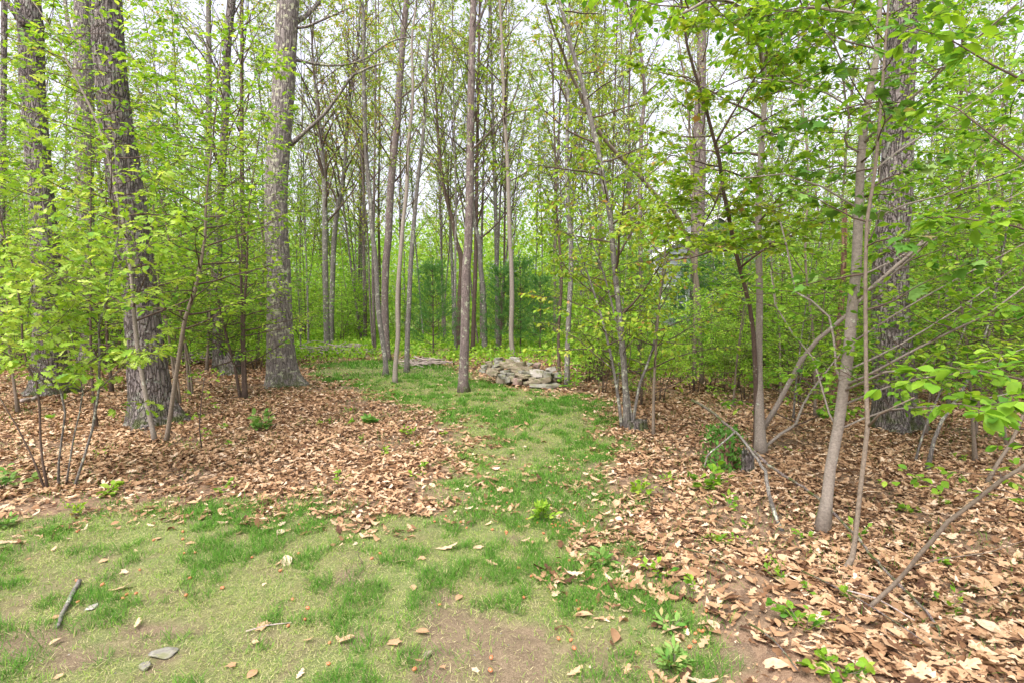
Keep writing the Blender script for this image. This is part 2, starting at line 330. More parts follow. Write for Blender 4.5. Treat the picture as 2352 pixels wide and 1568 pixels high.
def grow(wood, lv, stem, rad, rs, nb=20, t0=0.3, t1=1.0, L=1.2, el=0.5, bend=0.2, nt=6, tl=0.35, nl=7, ls=0.07, tint=0.5, droop=0.25, flat=0.45, taper=0.5, az=None, azs=0.6, bsides=4, tspread=0.2, rb=None, twigwood=True, fill=1.0):
    n = len(stem)
    for b in range(nb):
        t = t0 + (t1 - t0) * (b + rs.random()) / nb
        x = t * (n - 1.001); i = int(x); p = stem[i] * (1 - x + i) + stem[i + 1] * (x - i); r = rad[i]
        a = (b * 2.4 + rs.normal(0, 0.4)) if az is None else az + rs.normal(0, azs)
        Lb = L * (1 - taper * (t - t0) / max(1e-3, t1 - t0)) * rs.uniform(0.65, 1.25)
        path = branch_path(p, a, el + rs.normal(0, 0.18), Lb, rs, 7, bend)
        r0 = min(r * 0.55, (rb or 0.013 * Lb)); wood.tube(path, np.linspace(r0, r0 * 0.2, 7), bsides)
        tb = np.clip(tint + rs.normal(0, 0.08), 0, 1)
        for j in range(nt):
            s = rs.uniform(0.2, 1.0) ** 0.8 * 5.99; k = int(s); q = path[k] * (1 - s + k) + path[k + 1] * (s - k)
            dd = unit(path[k + 1] - path[k]); ta = math.atan2(dd[1], dd[0]) + rs.choice([-1, 1]) * rs.uniform(0.4, 1.1); te = math.asin(np.clip(dd[2], -1, 1)) * 0.5 + rs.normal(0, 0.2)
            tp = branch_path(q, ta, te, tl * rs.uniform(0.6, 1.3), rs, 4, 0.0, 0.15)
            leafy_twig(wood, lv, tp, max(0.0019, r0 * 0.28), rs, max(1, int(nl * fill)), ls, tb, droop, flat, 3, tspread, twigwood)
        tp = path[-3:]; leafy_twig(wood, lv, tp, max(0.0019, r0 * 0.28), rs, max(1, int(nl * fill)), ls, tb, droop, flat, 3, tspread, False)

# ------------------------------------------------------------------ ground zones
GX0, GX1, GY0, GY1, GS = -16.0, 18.0, 0.6, 24.0, 0.05
gx = np.arange(GX0, GX1, GS); gy = np.arange(GY0, GY1, GS); MX, MY = np.meshgrid(gx, gy)
def sdf(poly):
    poly = np.array(poly); D = np.full(MX.shape, 1e9); ins = np.zeros(MX.shape, bool)
    for (x0, y0), (x1, y1) in zip(poly, np.roll(poly, -1, 0)):
        ex, ey = x1 - x0, y1 - y0; u = np.clip(((MX - x0) * ex + (MY - y0) * ey) / (ex * ex + ey * ey + 1e-9), 0, 1)
        D = np.minimum(D, np.hypot(MX - x0 - u * ex, MY - y0 - u * ey))
        c = ((y0 > MY) != (y1 > MY)) & (MX < ex * (MY - y0) / (y1 - y0 + 1e-12) + x0); ins ^= c
    return np.where(ins, D, -D)
gp = [(-400, 1240), (0, 1212), (130, 1190), (280, 1168), (420, 1185), (560, 1160), (700, 1165), (830, 1192), (960, 1172), (1050, 1120), (1075, 1080), (1062, 1010), (1000, 960), (900, 925), (820, 895), (720, 862), (690, 842), (760, 833), (870, 828), (980, 835), (1050, 845), (1100, 870), (1180, 890), (1250, 903), (1330, 905), (1400, 930), (1425, 1000), (1415, 1060), (1390, 1100), (1375, 1160), (1385, 1220), (1430, 1290), (1490, 1340), (1570, 1400), (1600, 1470), (1640, 1568)]
poly = [tuple(G(*p)[:2]) for p in gp] + [(1.0, 1.2), (1.2, -1), (-8, -1), (-8, 2.5)]
warp = (fbm(MX * 2.5, MY * 2.5, 3) - 0.5) * 0.9 + (fbm(MX * 8, MY * 8, 2) - 0.5) * 0.35
SD = sdf(poly) + warp
ZG = np.clip(SD / 0.30 + 0.5, 0, 1)
def blob(px, py, rx, ry):
    c = G(px, py); a = G(px + rx, py); b0 = G(px, py - ry)
    return np.exp(-(((MX - c[0]) / abs(a[0] - c[0])) ** 2 + ((MY - c[1]) / abs(b0[1] - c[1])) ** 2))
dirt = 1.2 * blob(1010, 1420, 150, 50) + 1.2 * blob(1150, 1480, 200, 55) + 1.1 * blob(1000, 1530, 150, 60) + 1.1 * blob(40, 1490, 180, 60) + 0.9 * blob(430, 1440, 140, 25) + 1.3 * blob(790, 1330, 45, 22) + 0.8 * blob(1560, 1330, 80, 30) + 0.9 * blob(1000, 1150, 80, 25) + 0.7 * blob(1480, 1120, 60, 30) + 0.6 * blob(940, 1005, 120, 40) + 0.6 * blob(1640, 1420, 60, 40) + 0.7 * blob(250, 1520, 250, 30)
dirt = dirt + (fbm(MX * 5 + 40, MY * 5, 4) - 0.5) * 2.3 + (fbm(MX * 1.7 + 4, MY * 1.7, 2) - 0.5) * 0.8
ZD = np.clip((dirt - 0.32) / 0.65, 0, 1) * 0.95
ZF = np.clip((MY - 14.5 + 2.0 * (MX > 1.5)) / 3.5 + (fbm(MX, MY) - 0.5), 0, 1)
def samp(Z, x, y):
    i = np.clip(((np.asarray(y) - GY0) / GS).astype(int), 0, Z.shape[0] - 1); j = np.clip(((np.asarray(x) - GX0) / GS).astype(int), 0, Z.shape[1] - 1)
    return Z[i, j]
GM = ground_mat()
def build_ground():
    xs = np.concatenate([[-160, -80, -45, -28], np.arange(-16, 18.01, 0.06), [30, 45, 80, 160]])
    ys = np.concatenate([[-30, -10, -3, -0.5], np.arange(0.6, 8, 0.045), np.arange(8, 24, 0.1), [26, 30, 40, 60, 100, 220]])
    X, Y = np.meshgrid(xs, ys); z = hgt(X, Y); ny, nx = X.shape
    inr = (X > GX0) & (X < GX1) & (Y > GY0) & (Y < GY1)
    zd = samp(ZD, X, Y) * inr; z = z - 0.012 * zd + 0.012 * (fbm(X * 12, Y * 12, 3) - 0.5) * (0.4 + zd)
    V = np.stack([X, Y, z], -1).reshape(-1, 3); i = np.arange(ny - 1)[:, None] * nx; j = np.arange(nx - 1)[None]
    q = np.stack([i + j, i + j + 1, i + nx + j + 1, i + nx + j], -1).reshape(-1, 4)
    mb = MB(); mb.add(V, None, q); o = mb.obj('ground', GM)
    g = np.where(inr, samp(ZG, X, Y), 0.0); zf = np.where(inr, samp(ZF, X, Y), np.where(Y > 17, 1.0, 0.0))
    col = np.stack([g, zd, zf, np.ones_like(g)], -1).reshape(-1, 4).astype(np.float32)
    a = o.data.color_attributes.new('zone', 'FLOAT_COLOR', 'POINT'); a.data.foreach_set('color', col.ravel())
    tag(o, 'woodland ground with worn grass, bare soil and leaf mould', 'ground', kind='structure')
build_ground()

# visible-wedge sampling: uniform in ground area inside the view (with margin)
def wedge(n, y0, y1, rs, m=0.06):
    Y = np.sqrt(rs.uniform(y0 ** 2, y1 ** 2, n)); k = 1176 / F + m
    X = rs.uniform(-k, k, n) * (Y + 1.1); return X, Y
def wedge_area(y0, y1): return (1176 / F + 0.06) * ((y1 + 0.7) ** 2 - (y0 + 0.7) ** 2)

def build_litter():
    mb = MB(); rs = np.random.default_rng(21)
    def layer(y0, y1, dens, T, s0, s1, zt, tilt=0.38, dark=0.0):
        n = int(wedge_area(y0, y1) * dens); X, Y = wedge(n, y0, y1, rs)
        g = samp(ZG, X, Y); d = samp(ZD, X, Y); f = samp(ZF, X, Y)
        gs = np.clip(samp(SD, X, Y) / 0.85 + 0.45 + 1.5 * (fbm(X * 4.5, Y * 4.5, 3) - 0.5), 0, 1); pr = np.maximum((1 - gs) ** 1.3, 0.05 * ((Y > 4.2) & (Y < 13)) * (X > -1.5) * np.clip((vnoise(X * 3 + 7, Y * 3) - 0.4) * 4, 0, 1)) * (1 - 0.6 * d) * (1 - 0.8 * f) * np.clip(0.62 + 2.6 * (fbm(X * 1.6 + 5, Y * 1.6) - 0.42), 0.22, 1)
        keep = rs.random(n) < pr; X = X[keep]; Y = Y[keep]; n = len(X)
        a = rs.uniform(0, 2 * pi, n); nrm = np.stack([rs.normal(0, tilt, n), rs.normal(0, tilt, n), np.ones(n)], -1)
        dd = np.stack([np.cos(a), np.sin(a), rs.normal(0, 0.18, n)], -1)
        sz = rs.uniform(s0, s1, n) * rs.choice([1, 1, 0.7], n); pos = np.stack([X, Y, hgt(X, Y) + rs.uniform(0.004, zt, n)], -1) - unit(dd) * sz[:, None] * 0.5
        pos[:, 2] = np.maximum(pos[:, 2], hgt(pos[:, 0], pos[:, 1]) + 0.003)
        put(mb, T, pos, dd, nrm, sz, np.clip(rs.normal(0.47 - dark, 0.29, n), 0, 1), rs.uniform(0.6, 1.15, n))
    for T, k in ((T_OAK, 0.4), (T_OAK2, 0.35), (T_OVAL, 0.25)):
        layer(2.0, 3.4, 900 * k, T, 0.04, 0.135, 0.03, 0.30); layer(3.4, 6.0, 1650 * k, T, 0.035, 0.10, 0.035, 0.32)
        layer(6.0, 10.0, 1100 * k, T, 0.04, 0.10, 0.035, 0.28)
    curlT = template([0.02, 0.22, 0.30, 0.12], 0.9, 0.9); curlT2 = template([0.05, 0.3, 0.24, 0.0], -0.6, -0.7)
    layer(2.0, 8.0, 130, curlT, 0.03, 0.08, 0.03, 0.5, 0.1); layer(2.0, 8.0, 130, curlT2, 0.03, 0.09, 0.03, 0.45, 0.0); layer(2.0, 9.0, 1500, T_OVAL3, 0.012, 0.045, 0.025, 0.5, 0.12)
    layer(10.0, 24.0, 330, T_OVAL3, 0.06, 0.12, 0.04, 0.3); layer(8.0, 24.0, 90, curlT, 0.05, 0.10, 0.04, 0.5, 0.1)
    tag(mb.obj('leaf_litter', LITTER, smooth=False), 'tan and brown fallen oak leaves covering the forest floor', 'leaf litter', kind='stuff')
build_litter()

T_BLADE = (np.array([(-0.03, 0, 0), (0.03, 0, 0), (0.022, 0.55, 0.06), (-0.022, 0.55, 0.06), (0, 1, 0.22)]), None)
def build_grass():
    mb = MB(); rs = np.random.default_rng(31)
    def layer(y0, y1, dens, hmin, hmax, wd, dry=0.3, scat=False):
        n = int(wedge_area(y0, y1) * dens); X, Y = wedge(n, y0, y1, rs)
        g = samp(ZG, X, Y); d = samp(ZD, X, Y); f = samp(ZF, X, Y)
        tuft = 0.6 * fbm(X * 6.5 + 70, Y * 6.5 + 7, 4) + 0.4 * fbm(X * 1.3 + 20, Y * 1.3 + 7, 2); lush = np.clip((tuft - 0.475) / 0.07 + 0.15 * np.exp(-((X - 0.35 - 0.02 * Y) / 0.7) ** 2) * (Y > 4), 0, 1) * (0.55 + 0.45 * (rs.random(n) < 0.8))
        edge = np.clip(1 - np.abs(samp(SD, X, Y) - 0.15) / 0.35, 0, 1) * np.clip((fbm(X * 2 + 3, Y * 2) - 0.4) * 5, 0, 1)
        lush = np.maximum(lush, edge * 0.9)
        bare = np.clip((fbm(X * 9 + 3, Y * 9 + 60, 3) - 0.6) / 0.08, 0, 1); pr = g * (1 - 0.85 * d) * (0.4 + 0.6 * lush) * (1 - 0.7 * bare) + 0.06 * lush * (g < 0.3) * (Y < 12)
        keep = rs.random(n) < pr; X = X[keep]; Y = Y[keep]; lush = lush[keep]; n = len(X)
        dryness = (rs.random(n) < dry * (1 - 0.75 * lush) * (0.5 + 1.0 * (fbm(X * 1.5 + 30, Y * 1.5, 2))))
        h = rs.uniform(hmin, hmax, n) * (0.75 + 1.3 * lush) * np.where(dryness, 0.8, 1)
        a = rs.uniform(0, 2 * pi, n); lean = np.where(dryness, rs.uniform(0.9, 2.4, n), rs.uniform(0.25, 1.3, n))
        dd = np.stack([np.cos(a) * lean, np.sin(a) * lean, np.ones(n)], -1); nrm = np.stack([-np.cos(a), -np.sin(a), lean], -1) + rs.normal(0, 0.3, (n, 3))
        pos = np.stack([X, Y, hgt(X, Y) - 0.002], -1)
        tint = np.where(dryness, rs.uniform(0.78, 1, n), np.clip(rs.normal(0.50 - 0.36 * lush, 0.12, n), 0, 0.72))
        V, _ = T_BLADE; dd = unit(dd); s = unit(np.cross(dd, nrm)); nn = np.cross(s, dd)
        W = pos[:, None] + V[None, :, 0:1] * (wd / 0.06) * s[:, None] + h[:, None, None] * (V[None, :, 1:2] * dd[:, None] - V[None, :, 2:3] * nn[:, None])
        base = (np.arange(n) * 5)[:, None]
        mb.add(W, base + np.array([[3, 2, 4]]), base + np.array([[0, 1, 2, 3]]), np.repeat(tint, 5))
    layer(1.9, 4.0, 15000, 0.015, 0.045, 0.0028, 0.35)
    layer(4.0, 7.0, 9000, 0.018, 0.05, 0.0038, 0.3)
    layer(7.0, 12.0, 5000, 0.022, 0.05, 0.006, 0.22)
    layer(12.0, 20.0, 900, 0.03, 0.07, 0.012, 0.3)
    # matted thatch of dry straw lying flat among the blades
    for (y0, y1, dens, L0, L1, wd) in ((1.9, 4.0, 5200, .015, .05, .0018), (4.0, 7.0, 2000, .02, .06, .0034), (7.0, 11.0, 700, .03, .07, .006)):
        n = int(wedge_area(y0, y1) * dens); X, Y = wedge(n, y0, y1, rs); g = samp(ZG, X, Y); d = samp(ZD, X, Y)
        k = rs.random(n) < g * (1 - 0.75 * d) * np.clip(0.35 + 2.2 * (fbm(X * 3 + 8, Y * 3 + 2, 3) - 0.4), 0.1, 1); X = X[k]; Y = Y[k]; n = len(X)
        a = rs.uniform(0, 2 * pi, n); dd = unit(np.stack([np.cos(a), np.sin(a), rs.uniform(0.0, 0.35, n)], -1)); sd_ = unit(np.cross(dd, [0, 0, 1.0])); L = rs.uniform(L0, L1, n)
        p0 = np.stack([X, Y, hgt(X, Y) + rs.uniform(0.002, 0.012, n)], -1); W = np.stack([p0 - sd_ * wd / 2, p0 + sd_ * wd / 2, p0 + dd * L[:, None] + [0, 0, 0.002]], 1)
        mb.add(W, np.arange(n * 3).reshape(-1, 3), None, np.repeat(np.clip(rs.normal(0.80, 0.13, n), 0.45, 1), 3))
    tag(mb.obj('grass', GRASS), 'short worn lawn grass mixed with dry straw on the path', 'grass', kind='stuff')
build_grass()

# ------------------------------------------------------------------ traced trees
def thin(st, k): return [(a, b, c * k) for a, b, c in st]
def stem3d(pts, Y, dY=0.0, ext=0.0, ground=True):
    """pts (px,py,width px) from the foot up; Y depth at foot; dY how much deeper the top is"""
    n = len(pts); out = []; rr = []
    for i, (x, y, wd) in enumerate(pts):
        yy = Y + dY * i / max(1, n - 1); p = P(x, y, yy); out.append(p); rr.append(wd * 0.5 * yy / F / math.sqrt(1 + ((x - CX) / F) ** 2))
    if ground:
        b = out[0].copy()
        if b[2] > 0.08: b2 = b.copy(); b2[2] = -0.04; out.insert(0, b2); rr.insert(0, rr[0] * 1.05)
        else: out[0][2] = -0.04
    if ext > 0:
        d = unit(out[-1] - out[-2]); k = max(1, int(ext / 1.0))
        for i in range(k): out.append(out[-1] + d * ext / k); rr.append(rr[-1] * 0.88)
    A = np.column_stack([np.array(out), np.array(rr)]); S = smooth_path(A, 0.18)
    return S[:, :3], np.maximum(S[:, 3], 0.0015)

def big_trunk(mb, pts, rad, seed, flare=1.0, amp=0.016):
    """furrowed trunk with root flare"""
    S = smooth_path(np.column_stack([pts, rad]), 0.035); p = S[:, :3]; r = S[:, 3]; sides = 110
    z = p[:, 2][:, None]; a = (np.arange(sides) * 2 * pi / sides)[None]
    k = 12.0; per = sides
    u = a / (2 * pi) * 34; uw = u + 1.5 * (vnoise(z * 3 + seed, a * 1.3 + 3) - 0.5) * 2
    def per_noise(us, zs, f):     # periodic in angle by blending
        A = vnoise(us * f + seed * 3, zs * f + seed); B = vnoise((us - 34) * f + seed * 3, zs * f + seed); w_ = us / 34
        w_ = np.clip((w_ - 0.85) / 0.15, 0, 1); return A * (1 - w_) + B * w_
    n1 = per_noise(uw, z * 3.2 + 0 * a, 1.0); n2 = per_noise(uw, z * 9 + 0 * a, 2.3)
    ridge = 1 - np.abs(2 * n1 - 1) ** 0.8; ridge = ridge * 0.75 + n2 * 0.35
    fl = np.exp(-np.clip(z, 0, 9) / 0.16) * flare
    fl = fl * 1.15; lob = 0.35 + np.clip(np.cos(a * 3 + seed) * 0.5 + np.cos(a * 5 + seed * 2) * 0.35 + 0.35, -0.2, 1.2)
    lump = 1 + 0.42 * fl * lob + (ridge - 0.6) * amp / r[:, None] + 0.06 * (vnoise(a * 1.5 + seed, z * 1.2) - 0.5) * np.minimum(1, 2 * np.sin(a / 2))
    mb.tube(p, r, sides, lump=lump)

FOL = {
 'oval': dict(T=T_OVAL, mat=LEAF_OVAL), 'oval3': dict(T=T_OVAL3, mat=LEAF_OVAL), 'oak': dict(T=T_OAK, mat=LEAF_OAK), 'yel': dict(T=T_OVAL, mat=LEAF_YEL),
 'maple': dict(T=T_MAPLE, mat=LEAF_DARK), 'mapley': dict(T=T_MAPLE, mat=LEAF_YEL), 'dia': dict(T=T_DIA, mat=LEAF_FAR), 'diay': dict(T=T_DIA, mat=LEAF_YEL)}
_seed = [100]
ALL_TREES = []
def tree(name, cat, label, stems, Y=None, dY=0.0, limbs=(), fol='oval', spec=None, limb_spec=None, bark=BARK_GREY, big=False, ext=1.5, sides=8, group=None, trunk_name='trunk', flare=1.0, amp=0.016):
    """stems: list of stems (first is the main one); limbs: (pts, Ystart, dY)"""
    _seed[0] += 1; rs = np.random.default_rng(_seed[0])
    if Y is None: Y = G(stems[0][0][0], stems[0][0][1])[1]
    if name == 'oak_sapling': stems = [thin(st_, 0.7) for st_ in stems]; limbs = [(thin(a_, 0.7), b_, c_) for a_, b_, c_ in limbs]
    wood = MB(); tw = MB(); lv = Leaves(); paths = []
    for k, s in enumerate(stems):
        pts, rad = stem3d(s, Y, dY, ext, ground=(k == 0 or s[0][1] > 700))
        if k == 0: origin = pts[0].copy(); origin[2] = 0
        if big and k == 0: big_trunk(wood, pts, rad, _seed[0], flare, amp)
        else:
            fl = 1 + 0.35 * np.exp(-np.clip(pts[:, 2], 0, 9) / 0.07)
            wood.tube(pts, rad * fl, sides, cap=True)
        paths.append((pts, rad))
    lpaths = []
    for (s, Ys, d) in limbs:
        pts, rad = stem3d(s, Ys if Ys else Y, d, 0.0, ground=False); wood.tube(pts, rad, 6, cap=True); lpaths.append((pts, rad))
    root = thing(name, label, cat, origin, group)
    if spec:
        for i, (pts, rad) in enumerate(paths):
            sp = dict(spec); grow(tw, lv, pts, rad, rs, **sp)
    if limb_spec:
        for pts, rad in lpaths: grow(tw, lv, pts, rad, rs, **limb_spec)
    wood.obj(trunk_name, bark, root, origin)
    if tw.v: tw.obj('branches', BARK_DARK, root, origin)
    if lv.p:
        fm = MB(); lv.flush(fm, FOL[fol]['T']); fm.obj('crown', FOL[fol]['mat'], root, origin)
    ALL_TREES.append(root); return root

OAK_EXT = 2.0
# the four large oaks
tree('oak_tree', 'tree', 'scarred big oak with a flared base behind the oak saplings at the left edge',
     [[(115, 905, 112), (114, 850, 88), (112, 750, 76), (105, 600, 70), (95, 450, 62), (82, 300, 60), (73, 180, 60), (72, 90, 60), (63, 0, 60)]],
     limbs=[([(60, 60, 26), (28, 20, 20), (-10, -30, 15)], 9.5, 0.0)], bark=BARK_OAK, big=True, ext=OAK_EXT)
tree('oak_tree', 'tree', 'big furrowed oak leaning left with two slim stems crossing its foot',
     [[(355, 968, 118), (345, 900, 104), (334, 800, 92), (322, 680, 84), (308, 560, 84), (285, 400, 82), (264, 260, 78), (250, 120, 76), (243, 0, 74)]],
     bark=BARK_OAK, big=True, ext=OAK_EXT, amp=0.02)
tree('oak_tree', 'tree', 'tall straight oak spotted with pale green lichen, left of the path',
     [[(654, 886, 84), (648, 840, 72), (643, 760, 62), (641, 650, 56), (634, 500, 54), (636, 400, 53), (648, 250, 52), (655, 120, 51), (662, 0, 49)]],
     limbs=[([(665, 336, 15), (700, 304, 10), (742, 266, 9), (784, 210, 8), (812, 172, 7), (850, 155, 5), (900, 140, 3)], 10.8, -0.5),
            ([(672, 55, 16), (700, 40, 11), (738, 0, 10), (780, -50, 8)], 10.8, 0.6),
            ([(672, 66, 7), (705, 62, 6), (735, 49, 5), (800, 20, 3)], 10.8, -0.4),
            ([(672, 137, 8), (735, 149, 6), (784, 150, 5), (836, 137, 4), (900, 95, 4), (973, 82, 2)], 10.8, 0.8)],
     limb_spec=dict(nb=7, t0=0.35, L=0.7, nt=4, tl=0.3, nl=5, ls=0.05, el=0.6, tint=0.6), fol='diay', bark=BARK_LICHEN, big=True, ext=OAK_EXT, amp=0.012)
tree('oak_tree', 'tree', 'thick dark rugged oak behind the slender saplings at the right',
     [[(2056, 982, 118), (2054, 912, 104), (2051, 825, 98), (2047, 755, 92), (2044, 650, 86), (2050, 520, 80), (2060, 400, 76), (2063, 280, 73), (2068, 150, 70), (2080, 0, 66)]],
     bark=BARK_OAK, big=True, ext=OAK_EXT, amp=0.022)
tree('oak_tree', 'tree', 'grey mossy trunk standing behind and between the two big left oaks',
     [[(215, 815, 62), (214, 730, 54), (208, 600, 48), (196, 500, 45), (194, 420, 43), (195, 300, 45), (191, 150, 46), (188, 0, 36)]], Y=14,
     limbs=[([(180, 120, 16), (158, 60, 12), (146, -20, 10)], 14, 0.5)], bark=BARK_LICHEN, big=True, ext=2, amp=0.012)
tree('forest_tree', 'tree', 'trunk cut off by the left edge of the picture beside the scarred oak', [[(2, 850, 18), (4, 600, 16), (8, 260, 15), (10, 0, 15)]], Y=13, bark=BARK_OAK, ext=1.5)

CS = dict(nb=26, t0=0.35, L=1.6, el=0.85, bend=0.5, nt=5, tl=0.4, nl=6, ls=0.055, tint=0.55, twigwood=True)     # light high crowns
def CSm(**k): d = dict(CS); d.update(k); return d
mid = [
 ('slim grey trunk seen through the leaves left of the lichen spotted oak', [[(485, 820, 22), (482, 600, 18), (478, 400, 16), (480, 200, 14), (479, 0, 12)]], 15, BARK_GREY, 0.3),
 ('dark trunk with a mossy clump at its foot, left of the lichen spotted oak', [[(500, 850, 27), (500, 720, 25), (500, 600, 22), (505, 480, 20), (518, 250, 19), (522, 110, 19), (532, 0, 20)]], None, BARK_OAK, 0.3),
 ('slender dark maple with fanned bare branches, right of the lichen spotted oak', [[(752, 806, 17), (749, 700, 15), (747, 600, 14), (745, 420, 12), (735, 300, 9), (722, 180, 6), (715, 60, 4)]], None, BARK_GREY, 0.75),
 ('leaning dark maple of many upright branches, second right of the lichen spotted oak', [[(760, 800, 14), (762, 700, 13), (770, 520, 12), (790, 400, 10), (800, 250, 8), (820, 120, 6), (828, 0, 4)]], None, BARK_GREY, 0.75),
 ('thin lichen marked trunk, leftmost of the slim group left of the path', [[(886, 860, 14), (885, 825, 12), (877, 772, 12), (868, 702, 12), (863, 597, 11), (856, 546, 11), (850, 455, 10), (842, 367, 10), (838, 280, 9), (835, 140, 9), (836, 52, 8), (831, 0, 7)]], None, BARK_GREY, 0.5),
 ('taller brown trunk turning grey above, thickest of the slim group left of the path', [[(890, 830, 19), (886, 772, 18), (884, 685, 17), (887, 597, 17), (892, 546, 17), (896, 455, 17), (903, 367, 16), (913, 280, 15), (919, 175, 15), (926, 87, 14), (934, 0, 13)]], None, BARK_BROWN, 0.5),
 ('pale thin trunk with a dark foot, nearest of the slim group left of the path', [[(907, 881, 13), (908, 842, 11), (914, 772, 11), (913, 685, 10), (919, 597, 10), (926, 510, 9), (934, 437, 9), (938, 332, 8), (947, 245, 7), (948, 175, 6), (946, 90, 5), (958, 0, 4)]], None, BARK_PALE, 0.5),
 ('pale thin trunk leaning right at the top, rightmost of the slim group by the path', [[(934, 853, 13), (936, 772, 12), (940, 685, 11), (943, 615, 11), (948, 546, 10), (959, 420, 9), (970, 332, 8), (976, 245, 8), (980, 140, 7), (990, 52, 6), (997, 0, 5)]], None, BARK_GREY, 0.5),
 ('dark thin trunk bending left, just behind the central brown tree', [[(1052, 812, 15), (1056, 700, 13), (1060, 600, 12), (1048, 556, 10), (1040, 510, 9), (1025, 455, 8), (1015, 400, 7), (1008, 332, 6), (1000, 200, 4)]], None, BARK_DARK, 0.5),
 ('forked slim tree standing behind the young pines, right of the central brown tree', [[(1113, 800, 14), (1111, 685, 12), (1104, 615, 11), (1101, 556, 11), (1090, 510, 8), (1084, 400, 6), (1080, 300, 5)]], 18, BARK_GREY, 0.5),
 ('thin upright trunk behind the stone pile, left of the pale one', [[(1145, 800, 12), (1142, 690, 10), (1139, 510, 9), (1134, 350, 7), (1130, 200, 5), (1128, 50, 4)]], 19, BARK_GREY, 0.5),
 ('pale straight trunk rising directly behind the stone pile', [[(1179, 822, 12), (1174, 772, 11), (1176, 685, 11), (1174, 597, 10), (1171, 546, 10), (1166, 385, 9), (1160, 280, 8), (1155, 175, 8), (1153, 105, 7), (1148, 0, 6)]], None, BARK_PALE, 0.5),
 ('slim trunk growing at the right end of the stone pile', [[(1302, 890, 13), (1304, 780, 12), (1312, 600, 11), (1308, 510, 10), (1302, 400, 9), (1306, 140, 7), (1308, 0, 5)]], None, BARK_GREY, 0.45),
 ('thin dark stem just left of the slim trunk at the stone pile end', [[(1285, 880, 8), (1283, 760, 7), (1290, 640, 6), (1280, 500, 5), (1276, 380, 4)]], None, BARK_DARK, 0.5),
 ('bent grey trunk leaning right through the middle of the yellowish leaves', [[(1466, 860, 13), (1470, 780, 12), (1473, 700, 11), (1472, 615, 10), (1470, 510, 10), (1470, 420, 9), (1473, 315, 9), (1480, 210, 8), (1470, 105, 7), (1456, 0, 6)]], None, BARK_BROWN, 0.45),
 ('tall brown trunk in front of the grey house', [[(1600, 840, 36), (1600, 700, 34), (1602, 600, 33), (1603, 480, 33), (1606, 400, 32), (1607, 280, 28), (1612, 140, 20), (1614, 0, 15)]], 15, BARK_BROWN, 0.35),
 ('thin pale stem standing before the tall brown trunk near the grey house', [[(1594, 880, 12), (1597, 685, 10), (1598, 560, 9), (1590, 420, 7), (1580, 250, 5), (1560, 100, 3)]], None, BARK_TAN, 0.45),
 ('short broken snag with rusty bark behind the near sapling at the right', [[(1916, 930, 18), (1920, 850, 16), (1932, 700, 15), (1938, 600, 14), (1940, 500, 13), (1942, 470, 8)]], None, BARK_ROT, 0.0),
]
for i, (lab, st, Y, bk, yl) in enumerate(mid):
    Yv = Y or G(st[0][0][0], st[0][0][1])[1]; far = Yv > 13
    if 'snag' in lab: tree('dead_snag', 'dead tree', lab, st, Y=Y, bark=bk, ext=0); continue
    if 'fanned' in lab or 'many upright' in lab:
        sp = CSm(nb=46, t0=0.32, L=2.6, el=1.12, bend=0.35, nt=6, tl=0.55, nl=4, ls=0.05, tint=0.8)
    else: sp = CSm(nb=34 if far else 26, t0=0.38, L=1.9 if far else 1.2, ls=0.06 if far else 0.055, nl=8 if far else 7, tint=0.45 + 0.2 * yl)
    tree('forest_tree', 'tree', lab, st, Y=Y, bark=bk, spec=sp, fol='diay' if (yl > 0.4) else 'dia', ext=2.5)

tree('forest_tree', 'tree', 'straight reddish brown tree standing alone in the middle beside the path',
     [[(1066, 898, 26), (1064, 877, 24), (1066, 825, 22), (1068, 755, 21), (1069, 685, 20), (1071, 615, 20), (1076, 546, 19), (1080, 385, 18), (1081, 280, 17), (1083, 175, 16), (1085, 87, 15), (1088, 0, 14)]],
     limbs=[([(1078, 350, 5), (1110, 320, 4), (1165, 265, 3), (1240, 250, 2)], None, -0.8), ([(1080, 100, 6), (1095, 60, 5), (1120, 0, 4)], None, 0.5), ([(1076, 480, 6), (1095, 455, 4), (1130, 400, 3), (1160, 370, 2)], None, 0.6)],
     spec=dict(nb=22, t0=0.45, L=0.8, el=0.5, nt=4, tl=0.25, nl=5, ls=0.05, tint=0.45, taper=0.1), limb_spec=dict(nb=6, t0=0.3, L=0.5, nt=3, tl=0.25, nl=5, ls=0.055, tint=0.45), fol='mapley', bark=BARK_BROWN, ext=2, sides=16)
tree('forest_tree', 'tree', 'grey lichened tree leaning left from the clump of stems beside the weathered stump',
     [[(1440, 985, 17), (1437, 900, 15), (1428, 772, 14), (1419, 685, 13), (1410, 597, 13), (1402, 500, 12), (1386, 420, 12), (1375, 350, 11), (1358, 280, 11), (1337, 192, 10), (1316, 122, 9), (1298, 52, 8), (1284, 0, 8)],
      [(1450, 990, 8), (1470, 880, 7), (1500, 800, 6), (1515, 690, 5), (1540, 560, 3)], [(1430, 985, 8), (1415, 880, 7), (1395, 780, 6), (1370, 690, 5), (1340, 600, 3)],
      [(1455, 990, 6), (1440, 880, 5), (1424, 780, 5), (1390, 640, 4), (1360, 560, 3)]],
     spec=dict(nb=30, t0=0.2, L=1.05, el=0.35, nt=6, tl=0.35, nl=6, ls=0.062, tint=0.55, droop=0.7, flat=0.5, taper=0.3), fol='yel', bark=BARK_GREY, ext=1.2, sides=10)
